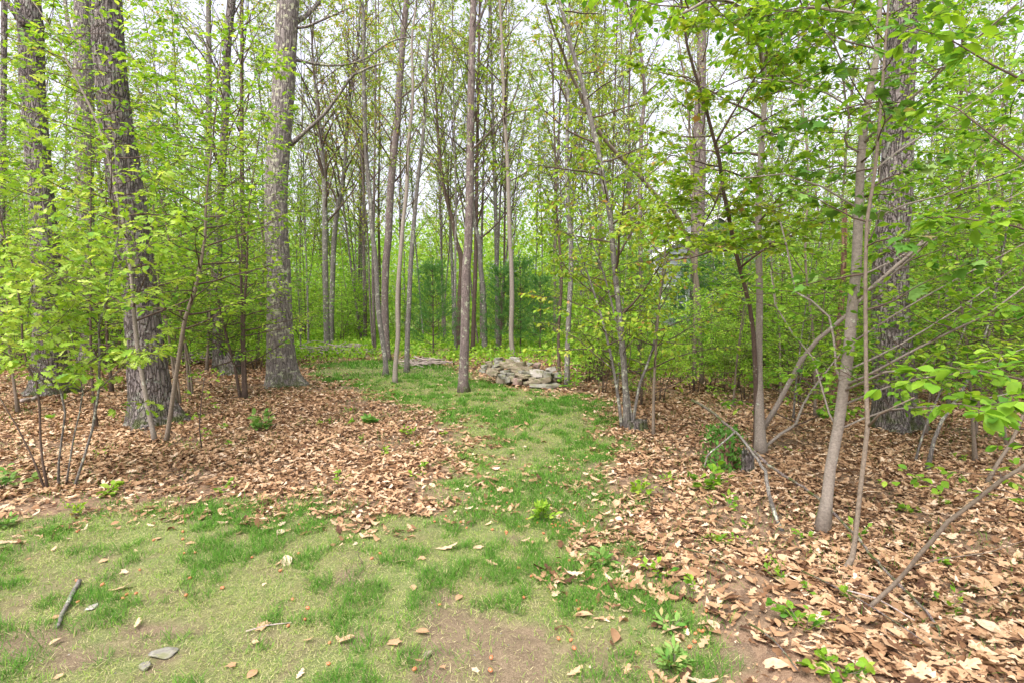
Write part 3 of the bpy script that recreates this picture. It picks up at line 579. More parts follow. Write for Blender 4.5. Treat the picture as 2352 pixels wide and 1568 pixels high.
tree('maple_sapling', 'sapling', 'long pale stem arching left across the sky from near the tall brown trunk',
     [[(1612, 880, 11), (1608, 780, 10), (1600, 640, 10), (1560, 505, 10), (1512, 455, 10), (1466, 402, 10), (1414, 350, 9), (1372, 297, 9), (1330, 210, 8), (1305, 157, 7), (1291, 115, 6), (1274, 77, 5), (1256, 17, 4)]], dY=-2.5,
     spec=dict(nb=26, t0=0.35, L=0.8, el=0.3, nt=5, tl=0.3, nl=6, ls=0.06, tint=0.6, droop=0.5, taper=0.2), fol='mapley', bark=BARK_TAN, ext=0.8)
tree('maple_sapling', 'sapling', 'yellow leaved sapling with a stem rising right of the weathered stump',
     [[(1501, 1000, 8), (1501, 930, 7), (1505, 825, 6), (1515, 685, 5), (1530, 560, 4), (1540, 450, 3)]],
     spec=dict(nb=18, t0=0.15, L=0.6, el=0.3, nt=4, tl=0.25, nl=6, ls=0.06, tint=0.62, droop=0.8), fol='yel', bark=BARK_TAN, ext=0.3)

# right-hand young trees
RS = dict(nb=40, t0=0.3, L=1.1, el=0.3, nt=7, tl=0.3, nl=7, ls=0.062, tint=0.5, droop=0.3, flat=0.4, taper=0.15)
def RSm(**k): d = dict(RS); d.update(k); return d
tree('maple_sapling', 'young tree', 'pale straight young tree forked at its foot with a long limb sweeping right',
     [[(1748, 1040, 30), (1745, 965, 24), (1743, 860, 18), (1743, 790, 17), (1745, 685, 16), (1743, 597, 16), (1742, 510, 15), (1746, 385, 14), (1753, 280, 13), (1757, 210, 11), (1752, 105, 9), (1748, 0, 8)]],
     limbs=[([(1752, 985, 15), (1785, 930, 14), (1813, 877, 13), (1841, 825, 13), (1876, 782, 12), (1918, 747, 11), (1949, 720, 11), (1998, 664, 10), (2051, 618, 10), (2100, 576, 9), (2142, 527, 8), (2191, 437, 8), (2233, 385, 7), (2285, 315, 6), (2338, 252, 5)], None, -1.0),
            ([(1752, 1030, 9), (1792, 996, 8), (1827, 975, 8), (1844, 930, 7), (1865, 895, 6), (1900, 850, 5), (1940, 800, 3)], None, 0.5),
            ([(1757, 212, 8), (1790, 170, 6), (1830, 110, 5), (1870, 40, 4)], None, -0.5),
            ([(1755, 200, 8), (1740, 90, 7), (1700, 20, 7), (1640, 0, 8), (1570, 30, 6)], None, -3.2), ([(1755, 150, 8), (1780, 60, 7), (1850, 20, 7), (1960, 30, 6)], None, -3.0)],
     spec=RSm(t0=0.35, nb=24), limb_spec=RSm(nb=16, t0=0.3, L=0.7), fol='oval', bark=BARK_PALE, ext=1.2, sides=14)
tree('maple_sapling', 'young tree', 'dark leaning young tree rising left from the foot of the pale straight one',
     [[(1736, 1035, 13), (1736, 900, 11), (1731, 772, 11), (1722, 702, 10), (1708, 650, 10), (1690, 580, 10), (1678, 520, 10), (1661, 437, 9), (1652, 367, 9), (1641, 325, 8), (1620, 245, 8), (1596, 168, 7), (1578, 105, 6), (1568, 28, 6)]], dY=-1.2,
     limbs=[([(1643, 330, 6), (1680, 265, 5), (1730, 185, 4), (1800, 105, 4), (1870, 55, 3)], 4.9, -0.4), ([(1700, 615, 6), (1745, 580, 5), (1800, 545, 4), (1880, 500, 2)], 5.2, -0.5), ([(1680, 577, 6), (1640, 575, 5), (1590, 592, 4), (1530, 600, 3)], 5.2, -0.4), ([(1660, 420, 6), (1640, 475, 4), (1615, 520, 3)], 5.0, 0.3)],
     spec=RSm(nb=18, t0=0.4, L=0.7, tint=0.45), limb_spec=RSm(nb=10, t0=0.2, L=0.5, tint=0.5), fol='mapley', bark=BARK_DARK, ext=0.8, sides=12)
tree('maple_sapling', 'young tree', 'near smooth barked young tree with a rusty streak, in front of the thick right oak',
     [[(1888, 1215, 34), (1900, 1141, 28), (1907, 1075, 27), (1925, 982, 27), (1935, 912, 27), (1944, 842, 28), (1951, 790, 28), (1956, 720, 27), (1967, 615, 25), (1971, 510, 23), (1974, 450, 21), (1977, 367, 20), (1984, 297, 20), (1998, 210, 18), (2012, 140, 15), (2020, 28, 11)]],
     limbs=[([(1981, 332, 9), (2023, 290, 8), (2072, 245, 7), (2135, 189, 7), (2208, 119, 6), (2278, 60, 6), (2338, 7, 5)], None, -0.9),
            ([(1972, 350, 6), (1946, 336, 6), (1939, 315, 5), (1956, 290, 5), (1942, 227, 5), (1932, 140, 5), (1914, 98, 4), (1876, 49, 3)], None, -0.4),
            ([(1937, 898, 9), (1981, 877, 7), (2033, 854, 6), (2117, 845, 4)], None, -0.6), ([(1940, 885, 10), (1995, 860, 8), (2093, 807, 7), (2198, 755, 7), (2268, 723, 6), (2352, 660, 5)], None, -0.9),
            ([(1934, 885, 8), (1920, 842, 7), (1918, 807, 6), (1914, 772, 6), (1904, 727, 6), (1865, 692, 5), (1827, 671, 5), (1816, 615, 5), (1806, 562, 4), (1792, 510, 3)], None, 0.4),
            ([(1925, 985, 6), (1905, 950, 5), (1885, 880, 5), (1866, 820, 4), (1820, 765, 4), (1780, 700, 3), (1770, 620, 2)], None, 0.4),
            ([(1960, 690, 8), (2040, 640, 6), (2130, 560, 5), (2230, 500, 4), (2352, 440, 3)], None, -0.9),
            ([(1965, 640, 6), (2050, 600, 5), (2180, 530, 4), (2352, 480, 3)], None, 0.3),
            ([(1952, 790, 6), (2060, 720, 5), (2200, 640, 4), (2352, 560, 3)], None, -0.5),
            ([(1945, 850, 6), (2070, 790, 5), (2230, 690, 4), (2352, 600, 3)], None, 0.4),
            ([(1935, 930, 6), (2060, 880, 5), (2200, 850, 4), (2352, 800, 3)], None, 0.5),
            ([(1928, 985, 6), (2040, 940, 5), (2180, 930, 4), (2330, 900, 3)], None, 0.2),
            ([(1976, 420, 6), (2060, 350, 5), (2170, 280, 4), (2352, 160, 3)], None, 0.3),
            ([(1970, 520, 6), (2080, 470, 5), (2200, 440, 4), (2352, 380, 3)], None, -0.3),
            ([(1990, 270, 6), (1900, 215, 5), (1820, 190, 4), (1740, 180, 3)], None, 0.2),
            ([(1972, 480, 6), (1890, 430, 5), (1800, 400, 4), (1700, 410, 3)], None, 0.2),
            ],
     spec=RSm(t0=0.5, nb=14, L=0.6), limb_spec=RSm(nb=9, t0=0.25, L=0.36, nt=4, tl=0.18, nl=5, ls=0.055), fol='oval', bark=BARK_PALE, ext=0.8, sides=20)
tree('maple_sapling', 'sapling', 'thin tan sapling with a hooked foot, directly in front of the smooth barked young tree',
     [[(1934, 1302, 12), (1948, 1296, 13), (1958, 1278, 13), (1965, 1229, 12), (1976, 1124, 12), (1986, 1040, 12), (1993, 975, 12), (1990, 900, 11), (1989, 825, 10), (1988, 720, 10), (1988, 615, 9), (1991, 510, 9), (2009, 402, 8), (2019, 297, 8), (2026, 210, 7), (2033, 105, 7), (2040, 17, 6)]],
     limbs=[([(1993, 980, 8), (2020, 950, 6), (2051, 935, 5), (2100, 912, 4)], None, -0.3)],
     spec=dict(nb=18, t0=0.5, L=0.5, el=0.25, nt=3, tl=0.16, nl=4, ls=0.078, tint=0.55, droop=0.35, taper=0.1), fol='maple', bark=BARK_TAN, ext=0.5, sides=12)
tree('cherry_sapling', 'sapling', 'bare crooked stem rising from the litter toward the lower right corner',
     [[(1976, 1397, 10), (2016, 1376, 11), (2058, 1337, 11), (2086, 1306, 11), (2107, 1278, 12), (2145, 1236, 12), (2177, 1197, 12), (2233, 1155, 12), (2268, 1127, 12), (2303, 1099, 12), (2345, 1075, 12), (2420, 1010, 12)]], dY=-0.5,
     limbs=[([(2092, 1300, 4), (2163, 1282, 4), (2270, 1268, 3), (2352, 1240, 2)], 2.85, -0.2)],
     spec=dict(nb=7, t0=0.6, L=0.3, el=0.1, nt=3, tl=0.14, nl=4, ls=0.05, tint=0.45), fol='oval', bark=BARK_TAN, ext=0, sides=12)
for k, (lab, st, Yd) in enumerate([
  ('leaning grey stem between the thick right oak and the right edge', [(2128, 1080, 11), (2145, 1010, 10), (2163, 965, 10), (2208, 900, 9), (2260, 780, 7), (2300, 600, 6), (2330, 400, 4)], None),
  ('leaning stem at the right edge, nearest the lower right corner', [(2262, 1108, 11), (2290, 1065, 10), (2320, 1019, 10), (2360, 930, 9), (2420, 780, 7)], None),
  ('thin leaning stem just right of the thick right oak', [(2100, 1060, 6), (2125, 980, 6), (2180, 850, 5), (2230, 700, 5), (2250, 500, 4), (2235, 300, 3)], None),
  ('slim sapling with arching twigs left of the right edge', [(2240, 1000, 8), (2255, 850, 7), (2290, 650, 6), (2270, 420, 5), (2230, 250, 4), (2180, 60, 3)], None),
  ('slender upright sapling behind the thick right oak, on its right', [(2180, 930, 10), (2175, 700, 9), (2160, 450, 8), (2150, 200, 6), (2160, 0, 5)], None),
  ('thin stem rising beside the broken rusty snag', [(1872, 960, 8), (1870, 800, 7), (1850, 600, 6), (1856, 400, 5), (1840, 200, 4), (1830, 0, 3)], None)]):
    tree('maple_sapling', 'sapling', lab, [st], spec=RSm(nb=26, t0=0.25, L=0.75, ls=0.06, tint=0.42 + 0.06 * (k % 3)), fol='oval', bark=BARK_TAN if k % 2 else BARK_GREY, ext=0.8)

# left-hand saplings in front of the big oaks
OS = dict(nb=13, t0=0.45, L=0.7, el=0.5, nt=4, tl=0.2, nl=4, ls=0.082, tint=0.5, droop=0.45, flat=0.5, taper=0.3)
def OSm(**k): d = dict(OS); d.update(k); return d
tree('oak_sapling', 'sapling', 'young oak with a dark bowed stem and pale lobed leaves at the left edge',
     [[(112, 1125, 11), (98, 1061, 9), (93, 1010, 9), (91, 930, 9), (84, 877, 9), (63, 842, 9), (52, 790, 8), (49, 720, 7), (38, 650, 7), (21, 580, 6), (3, 510, 6), (-8, 430, 5)],
      [(108, 1128, 8), (75, 1050, 7), (40, 980, 6), (10, 930, 5), (-20, 880, 4)]],
     limbs=[([(60, 835, 6), (100, 860, 5), (135, 890, 5)], None, 0.1), ([(45, 690, 4), (90, 660, 3), (140, 640, 3), (200, 640, 2)], None, -0.5), ([(52, 790, 4), (110, 760, 3), (170, 700, 2)], None, -0.4)], limb_spec=OSm(nb=7, t0=0.2, L=0.35),
     spec=OSm(nb=16, t0=0.5), fol='oak', bark=BARK_DARK, ext=0.9)
tree('oak_sapling', 'sapling', 'young oak stem forking low, middle of the left oak saplings',
     [[(134, 1113, 9), (135, 1060, 8), (143, 1000, 8), (150, 947, 8), (140, 900, 8), (128, 860, 7), (95, 830, 6), (60, 760, 5), (70, 680, 4)],
      [(150, 1115, 7), (170, 1000, 6), (190, 900, 5), (170, 800, 4), (150, 700, 3)]],
     spec=OSm(nb=16, t0=0.35, L=0.5), fol='oak', bark=BARK_GREY, ext=0.3)
tree('oak_sapling', 'sapling', 'young oak with grey stem forking wide, left of the big leaning oak',
     [[(168, 1117, 11), (180, 1090, 10), (196, 1040, 10), (213, 982, 10), (227, 895, 9), (229, 825, 9), (227, 747, 8), (241, 702, 7), (252, 650, 6), (262, 597, 6), (271, 545, 5), (274, 500, 5), (270, 440, 3)]],
     limbs=[([(226, 745, 6), (192, 705, 5), (157, 660, 5), (122, 621, 4), (70, 586, 3)], None, -0.4), ([(230, 891, 5), (262, 860, 4), (301, 824, 3)], None, -0.3), ([(252, 650, 4), (300, 600, 3), (350, 560, 2)], None, -0.3)],
     spec=OSm(nb=20, t0=0.4), limb_spec=OSm(nb=9, t0=0.2, L=0.45), fol='oak', bark=BARK_GREY, ext=0.4)
LS = dict(nb=48, t0=0.28, L=1.35, el=0.25, nt=7, tl=0.34, nl=7, ls=0.066, tint=0.62, droop=0.25, flat=0.4, taper=0.2)
def LSm(**k): d = dict(LS); d.update(k); return d
tree('beech_sapling', 'sapling', 'slim grey sapling crossing the foot of the big leaning oak and bending left above',
     [[(358, 1014, 13), (343, 951, 12), (329, 877, 11), (317, 807, 11), (308, 720, 10), (303, 650, 9), (290, 545, 8), (262, 420, 7), (245, 350, 7), (228, 290, 6), (203, 238, 6), (175, 182, 5), (154, 140, 5), (136, 94, 4), (80, 10, 3)]],
     spec=LSm(), fol='oval', bark=BARK_PALE, ext=0.5, sides=10)
tree('beech_sapling', 'sapling', 'slim sapling leaning right, directly right of the foot of the big leaning oak',
     [[(380, 1017, 12), (392, 947, 11), (402, 877, 11), (413, 807, 11), (427, 727, 10), (448, 667, 9), (462, 604, 8), (471, 545, 7), (472, 490, 6), (476, 437, 5), (483, 367, 5), (493, 280, 4), (500, 200, 3)]],
     spec=LSm(nb=50, tint=0.6, L=0.95), fol='oval', bark=BARK_TAN, ext=0.5, sides=10)
tree('beech_sapling', 'sapling', 'cluster of three thin stems left of the lichen spotted oak',
     [[(560, 915, 9), (556, 790, 7), (555, 685, 6), (549, 580, 5), (541, 510, 4), (530, 400, 3)], [(565, 912, 9), (560, 755, 7), (567, 615, 6), (572, 480, 4), (590, 350, 3)],
      [(553, 912, 8), (539, 842, 7), (525, 790, 6), (511, 737, 5), (500, 680, 3)]],
     spec=LSm(nb=26, L=0.9, ls=0.055, t0=0.25), fol='oval', bark=BARK_DARK, ext=0.4)
tree('beech_sapling', 'seedling', 'spindly knee high seedling right of the big leaning oak foot', [[(465, 1038, 3.5), (458, 982, 3), (462, 923, 3), (469, 867, 2)]],
     spec=LSm(nb=8, t0=0.3, L=0.2, nt=2, tl=0.1, nl=3, ls=0.045), fol='oval', bark=BARK_DARK, ext=0)
# broad leaved branches entering from the right edge: a cherry shrub rooted just outside
tree('cherry_sapling', 'sapling', 'cherry bush reaching in from the right edge with large glossy oval leaves',
     [[(2700, 1500, 30), (2650, 1200, 26), (2600, 950, 22), (2560, 700, 18), (2520, 400, 14), (2480, 100, 10)]], Y=2.3, dY=0.0,
     limbs=[([(2600, 960, 14), (2480, 900, 10), (2352, 872, 7), (2250, 850, 5), (2120, 868, 3)], 2.3, -0.1), ([(2610, 1000, 12), (2470, 960, 8), (2352, 945, 6), (2260, 935, 4), (2215, 930, 2)], 2.3, -0.3),
            ([(2550, 640, 12), (2450, 560, 8), (2330, 520, 6), (2200, 500, 4), (2130, 500, 3)], 2.3, 0.5), ([(2500, 250, 10), (2380, 200, 8), (2280, 150, 6), (2180, 90, 4), (2080, 60, 3)], 2.3, 0.3),
            ([(2540, 500, 10), (2420, 420, 8), (2300, 330, 6), (2200, 250, 4), (2140, 230, 2)], 2.3, 0.7)],
     limb_spec=dict(nb=8, t0=0.4, L=0.13, el=0.1, nt=2, tl=0.09, nl=4, ls=0.068, tint=0.5, droop=0.35, flat=0.35, taper=0.1, tspread=0.15), fol='oval', bark=BARK_DARK, ext=0.3, sides=10)
tree('cherry_sapling', 'sapling', 'overhanging bough with drooping bright leaves entering from the top right',
     [[(1500, -900, 20), (1480, -600, 16), (1560, -300, 12), (1620, -60, 6)]], Y=2.6, dY=0,
     limbs=[([(1560, -300, 8), (1560, -60, 6), (1600, 10, 4), (1680, 45, 3), (1720, 65, 2)], 2.4, 0.0), ([(1600, -200, 6), (1500, -60, 4), (1450, -10, 2)], 2.5, 0.0), ([(1620, -80, 6), (1720, -30, 4), (1850, 10, 3), (1950, 30, 2)], 2.5, 0.1)],
     limb_spec=dict(nb=9, t0=0.4, L=0.14, el=-0.1, nt=2, tl=0.1, nl=4, ls=0.065, tint=0.45, droop=0.9, flat=0.4, taper=0.1, tspread=0.15), fol='oval', bark=BARK_DARK, ext=0.0) if False else None

# ------------------------------------------------------------------ prototypes and their copies
def proto(name, cat, stems, spec, T, lmat, bark, seed, sides=6, trunk='trunk', crown='crown'):
    rs = np.random.default_rng(seed); wood = MB(); tw = MB(); lv = Leaves()
    for pts, r0, r1 in stems:
        S = smooth_path(np.array(pts, float), 0.3); rad = np.linspace(r0, r1, len(S)); wood.tube(S, rad * (1 + 0.4 * np.exp(-S[:, 2] / 0.1)), sides, cap=True)
        grow(tw, lv, S, rad, rs, **spec)
    root = thing(name, 'x', cat, (0, 0, 0)); a = wood.obj(trunk, bark, root); fm = MB(); lv.flush(fm, T); b = fm.obj(crown, lmat, root); c = tw.obj('branches', BARK_DARK, root)
    return [root, [a, b, c], False]
def wig(h, lean, seed, n=7, amp=0.12, x0=0, y0=0):
    rs = np.random.default_rng(seed); z = np.linspace(-0.05, h, n); x = x0 + lean * (z / h) ** 1.3 + np.cumsum(rs.normal(0, amp * h / 40, n)); y = y0 + np.cumsum(rs.normal(0, amp * h / 40, n)); x[0] = x0; y[0] = y0
    return np.stack([x, y, z], -1)
def band(Y): return 'close by, ' if Y < 9.5 else ('slightly back, ' if Y < 13 else ('further back, ' if Y < 17.5 else ('deep in the wood, ' if Y < 24 else 'far back, ')))
def place(pr, px, Y, rz, sc, label, group):
    x = (px - CX) / F * Y
    r = copy_thing(pr[0], pr[1], (x, Y, float(hgt(x, Y)) - 0.01), rz, sc, label, group, first=not pr[2]); pr[2] = True
    return r
tall = []
for i in range(5):
    st = [(wig(15 + i, (-1.2, 0.6, 1.5, -0.4, 0.2)[i], 40 + i), 0.052 + 0.007 * i, 0.010)]
    if i in (1, 3): st.append((wig(12, 1.8, 60 + i, x0=0.12), 0.045, 0.010))
    tall.append(proto('forest_tree', 'tree', st, dict(nb=40 if len(st) == 1 else 26, t0=0.3, t1=1, L=2.6, el=0.95, bend=0.4, nt=8, tl=0.7, nl=12, ls=0.09, tint=(0.5, 0.62, 0.45, 0.7, 0.55)[i], taper=0.5, bsides=3, droop=0.2, flat=0.7), T_DIA, LEAF_FAR if i != 3 else LEAF_YEL, (BARK_GREY, BARK_BROWN, BARK_GREY, BARK_BROWN, BARK_DARK)[i], 70 + i))
under = []
for i in range(4):
    st = [(wig(4.6 + 0.5 * i, (0.6, -0.5, 0.2, -0.8)[i], 140 + i), 0.026, 0.004)] + ([(wig(3.6, -0.7, 150 + i, x0=0.05), 0.018, 0.003)] if i % 2 else [])
    under.append(proto('beech_sapling', 'sapling', st, dict(nb=34 if i % 2 == 0 else 22, t0=0.2, L=1.25, el=0.2, bend=0.1, nt=7, tl=0.4, nl=7, ls=0.068, tint=0.6 - 0.06 * i, taper=0.45, bsides=3, droop=0.2, flat=0.4), T_OVAL3, LEAF_OVAL if i != 2 else LEAF_YEL, (BARK_TAN, BARK_GREY, BARK_DARK, BARK_TAN)[i], 170 + i))
shrubs = []
for i in range(3):
    st = [(wig(1.5 + 0.3 * i + 0.2 * k, (-0.6, 0.5, 0.05, 0.9)[k], 240 + 7 * i + k, x0=0.05 * k), 0.011, 0.003) for k in range(4)]
    shrubs.append(proto('shrub', 'shrub', st, dict(nb=11, t0=0.12, L=0.7, el=0.45, bend=0.1, nt=5, tl=0.3, nl=7, ls=0.07, tint=0.62 - 0.1 * i, taper=0.3, bsides=3, droop=0.2, flat=0.5), T_OVAL3, LEAF_FARG, BARK_DARK, 270 + i, 4, 'stems', 'foliage'))

ZONES = [(-500, 330, 'behind the two big left oaks'), (330, 620, 'between the leaning and lichen spotted oaks'), (620, 860, 'right of the lichen spotted oak'), (860, 1060, 'behind the slim group left of the path'),
         (1060, 1330, 'behind the stone pile'), (1330, 1560, 'behind the stems around the weathered stump'), (1560, 1900, 'beside the grey house'), (1900, 2900, 'behind the thick right oak')]
def zone(px):
    for a, b, s in ZONES:
        if px < b: return s
    return ZONES[-1][2]
prs = np.random.default_rng(77)
# tall woodland trees, jittered over depth rings
for ring, (Y0, Y1, n) in enumerate([(17, 22, 17), (22, 29, 24), (29, 38, 30), (38, 52, 34)]):
    for k in range(n):
        px = -120 + (2600) * (k + prs.uniform(0.1, 0.9)) / n; Y = prs.uniform(Y0, Y1)
        if ring < 2 and 1160 < px < 1260: continue
        if ring <= 2 and 1475 < px < 1580: continue
        if ring <= 2 and 1610 < px < 1690: continue
        z = zone(px); far = 'near' if ring < 2 else 'far'
        pk = (k * 2 + ring + int(prs.integers(0, 2))) % 5; look = ('left leaning', 'twin stemmed', 'right leaning', 'yellowish twin stemmed', 'straight dark')[pk]
        lab = look + (' thin leafy tree standing ' if ring < 2 else ' distant tree ') + z
        sc = prs.uniform(0.8, 1.15); place(tall[pk], px, Y, prs.uniform(0, 6.28), (sc, sc, sc * prs.uniform(0.85, 1.1)), lab.replace('trees', 'tree', 1), far + ' woodland trees ' + z)
# understorey saplings: (px, depth, scale)
us = [(30, 8.0, .85), (150, 11.5, 1), (210, 7.2, .8), (430, 9.5, .95), (470, 13, 1.1), (330, 12, 1.1), (560, 12.5, 1), (20, 14, 1.2), (110, 16, 1.2), (260, 17, 1.2), (400, 18, 1.2), (520, 17, 1.1), (600, 19, 1.2), (690, 17, .95), (700, 22, 1.1), (590, 15, 1.0), (-60, 10, 1.1), (60, 20, 1.3), (330, 21, 1.3),
      (480, 22, 1.3), (800, 23, 1.1), (850, 26, 1.1), (760, 27, 1.2), (930, 25, .9), (1010, 27, 1.0), (1330, 14.5, .95), (1380, 11.5, .8), (1270, 19, .9), (1430, 17, 1.0), (1440, 12.5, .85), (1700, 10.5, .8), (1740, 14, 1.05), (1800, 9, .85),
      (1850, 12.5, 1.1), (1900, 16, 1.2), (1960, 11, 1.0), (2150, 9.0, .95), (2230, 12, 1.1), (2300, 7.5, .9), (2200, 16, 1.2), (2330, 14, 1.2), (2080, 14, 1.2), (2010, 18, 1.3), (2380, 10, 1.1), (2120, 20, 1.3), (1820, 20, 1.2), (1700, 22, 1.1), (400, 8.8, .85), (320, 9.0, 1.0), (-40, 8.5, .95), (250, 10, 1.1), (640, 13.5, 1.1), (160, 13, 1.3), (420, 15, 1.2), (2350, 19, 1.3), (2430, 6.5, .9), (1420, 23, 1.1), (1300, 25, 1.1), (1180, 28, .9), (1110, 30, .9), (2260, 5.6, .75)]
for k, (px, Y, sc) in enumerate(us):
    z = zone(px)
    place(under[k % 4], px, Y, prs.uniform(0, 6.28), sc, 'leafy understorey sapling ' + band(Y) + z, 'understorey saplings ' + band(Y) + z)
for k, (px, Y, sc) in enumerate([(1420, 9.6, .6), (1640, 12.5, .75), (1690, 8.6, .55), (1790, 10.5, .7), (1830, 7.6, .55), (1890, 9.2, .65), (2140, 6.8, .6), (2180, 10.5, .75), (2250, 8.6, .7), (2330, 6.2, .6), (2290, 10, .8), (2390, 8, .8), (2010, 9.2, .65), (1950, 13, .8), (1760, 13.5, .8), (2080, 10.8, .8)]):
    z = zone(px); place(under[(k * 3 + 1) % 4], px, Y, prs.uniform(0, 6.28), (sc, sc, sc * 0.85), 'small leafy sapling ' + band(Y) + z, 'small saplings ' + band(Y) + z)
for k in range(26):
    px = 1380 + 1050 * ((k * 0.618034) % 1); Y = prs.uniform(8.5, 12.5); z = zone(px); sc = prs.uniform(0.5, 0.85)
    place(shrubs[k % 3], px, Y, prs.uniform(0, 6.28), (sc, sc, sc), 'low green bush ' + band(Y) + z, 'low bushes ' + band(Y) + z)
for k in range(16):
    px = 690 + 800 * (k + prs.uniform(0, 1)) / 16; Y = prs.uniform(17, 27); z = zone(px); sc = prs.uniform(0.6, 0.8)
    place(tall[k % 5], px, Y, prs.uniform(0, 6.28), (sc, sc, sc * 1.15), 'very slim short ' + ('left leaning', 'twin stemmed', 'right leaning', 'yellowish twin stemmed', 'straight dark')[k % 5] + ' tree ' + z, 'slim pole trees ' + z)
# shrubs of the undergrowth
for k in range(180):
    Y = prs.uniform(11, 30) ; px = -80 + 2520 * ((k * 0.618034) % 1)
    if Y < 20 and 640 < px < 1330: Y += 9
    if px > 1330 and Y > 14: Y -= 3
    if px < 640 and Y < 13: Y += 1.5
    if 1470 < px < 1700 and 11 < Y: continue
    if 860 < px < 1330 and Y < 24: continue
    z = zone(px); sc = prs.uniform(0.8, 1.35)
    place(shrubs[k % 3], px, Y, prs.uniform(0, 6.28), (sc, sc, sc * prs.uniform(0.75, 1.1)), 'bushy green shrub ' + band(Y) + z, 'undergrowth shrubs ' + band(Y) + z)

# far-off wood as one mass
def far_wood():
    mb = MB(); rs = np.random.default_rng(91); n = 300000
    Y = rs.uniform(34, 70, n); px = rs.uniform(-400, 2750, n); X = (px - CX) / F * Y
    top = 4.2 + 5.5 * fbm(X * 0.12 + 3, Y * 0.12 + 8, 3); Z = rs.random(n) ** 0.8 * top * 1.15
    keep = fbm(X * 0.9 + Z * 0.4, Z * 0.9 + Y * 0.3, 2) > 0.38; X = X[keep]; Y = Y[keep]; Z = Z[keep]; n = len(X)
    put(mb, T_DIA, np.stack([X, Y, Z], -1), rs.normal(0, 1, (n, 3)), rs.normal(0, 1, (n, 3)) + [0, 0, 0.5], rs.uniform(0.12, 0.3, n), np.clip(rs.normal(0.6, 0.2, n) + (fbm(X * 0.3, Z * 0.3) - 0.5), 0, 1))
    tag(mb.obj('distant_wood', LEAF_FARG), 'hazy green mass of distant woodland foliage', 'distant wood', kind='stuff')
far_wood()
# ground cover
def ground_cover():
    mb = MB(); rs = np.random.default_rng(95); n = 48000
    X, Y = wedge(n, 11.5, 30, rs); f = fbm(X * 0.8 + 9, Y * 0.8 + 4, 3); pr = np.clip((Y - 13 + 1.8 * (X > 1.2)) / 4, 0, 1) * (f > 0.36) * (samp(ZG, X, Y) < 0.5)
    k = rs.random(n) < pr; X = X[k]; Y = Y[k]; n = len(X)
    for m in range(3):
        put(mb, T_DIA, np.stack([X + rs.normal(0, .05, n), Y + rs.normal(0, .05, n), hgt(X, Y) + rs.uniform(0.02, 0.3, n)], -1), rs.normal(0, 1, (n, 3)) + [0, 0, .3], rs.normal(0, .5, (n, 3)) + [0, 0, 1], rs.uniform(.07, .14, n), np.clip(rs.normal(.5, .25, n), 0, 1))
    tag(mb.obj('ground_cover', LEAF_FARG), 'low green ground cover at the back of the clearing', 'ground cover', kind='stuff')
ground_cover()

# ------------------------------------------------------------------ pines
def make_pine(seed, h=2.7):
    rs = np.random.default_rng(seed); wood = MB(); nd = MB(); P0 = wig(h, 0.05, seed, amp=0.05); S = smooth_path(P0, 0.1); rad = np.linspace(0.026, 0.006, len(S)); wood.tube(S, rad, 7)
    pos = []; dr = []
    nw = 11
    for i in range(nw):
        t = 0.20 + 0.78 * i / nw; z = t * h; p = S[int(t * (len(S) - 1))]
        for k in range(6):
            a = k * 2 * pi / 6 + rs.normal(0, 0.25) + i; L = (0.92 * (1 - t) ** 0.75 + 0.13) * rs.uniform(0.75, 1.15) * h / 2.7
            bp = branch_path(p, a, 0.12 + 0.55 * t, L, rs, 6, 0.25, 0.06); wood.tube(bp, np.linspace(0.008, 0.002, 6), 3)
            for j in range(7):
                s = rs.uniform(0.4, 1) * 4.99; m = int(s); q = bp[m] * (1 - s + m) + bp[m + 1] * (s - m); d = unit(bp[m + 1] - bp[m]) + rs.normal(0, 0.55, 3) + [0, 0, 0.15]
                tp = np.array([q, q + unit(d) * 0.09 * h / 2.7, q + unit(d) * 0.2 * h / 2.7]); pos.append(tp[1]); dr.append(unit(d)); pos.append(tp[2]); dr.append(unit(d)); pos.append(q); dr.append(unit(d))
    for k in range(6): pos.append(S[-1]); dr.append(np.array([0, 0, 1.0]))
    pos = np.repeat(np.array(pos), 12, 0); dr = np.repeat(np.array(dr), 12, 0); n = len(pos)
    d = dr + rs.normal(0, 0.5, (n, 3)); L = rs.uniform(0.08, 0.13, n)
    V = np.array([(-0.5, 0, 0), (0.5, 0, 0), (0, 1, -0.1)]); dd = unit(d); s = unit(np.cross(dd, rs.normal(0, 1, (n, 3))))
    W = pos[:, None] + V[None, :, 0:1] * 0.007 * s[:, None] + V[None, :, 1:2] * (L[:, None] * dd)[:, None]
    nd.add(W, np.arange(n * 3).reshape(-1, 3), None, np.repeat(np.clip(rs.normal(0.5, 0.22, n), 0, 1), 3))
    root = thing('pine_sapling', 'x', 'pine', (0, 0, 0)); a = wood.obj('trunk', BARK_DARK, root); b = nd.obj('needles', NEEDLE, root); return [root, [a, b], False]
pa, pb = make_pine(301), make_pine(302, 2.9)
for pr, px, Y, sc, lab in [(pa, 995, 16.0, 1.03, 'young pine standing clear left of the central brown tree'), (pb, 1150, 17.5, .95, 'young pine just behind the left half of the stone pile'),
    (pa, 1196, 18.0, 1.12, 'tallest of the young pines behind the stone pile, right of the pale trunk'), (pb, 1240, 17.0, .85, 'small young pine behind the right half of the stone pile'), 
    (pa, 1592, 14.5, 1.0, 'dark young pine left of the tall brown trunk before the grey house'), (pb, 1650, 13.5, 1.15, 'dark young pine right of the tall brown trunk before the grey house'), (pa, 1462, 17, 1.1, 'dark young pine among the yellowish leaves left of the grey house'),
    (pb, 1720, 16, 1.2, 'young pine glimpsed behind the pale straight young tree'), ]:
    place(pr, px, Y, prs.uniform(0, 6), sc, lab, 'young pines')

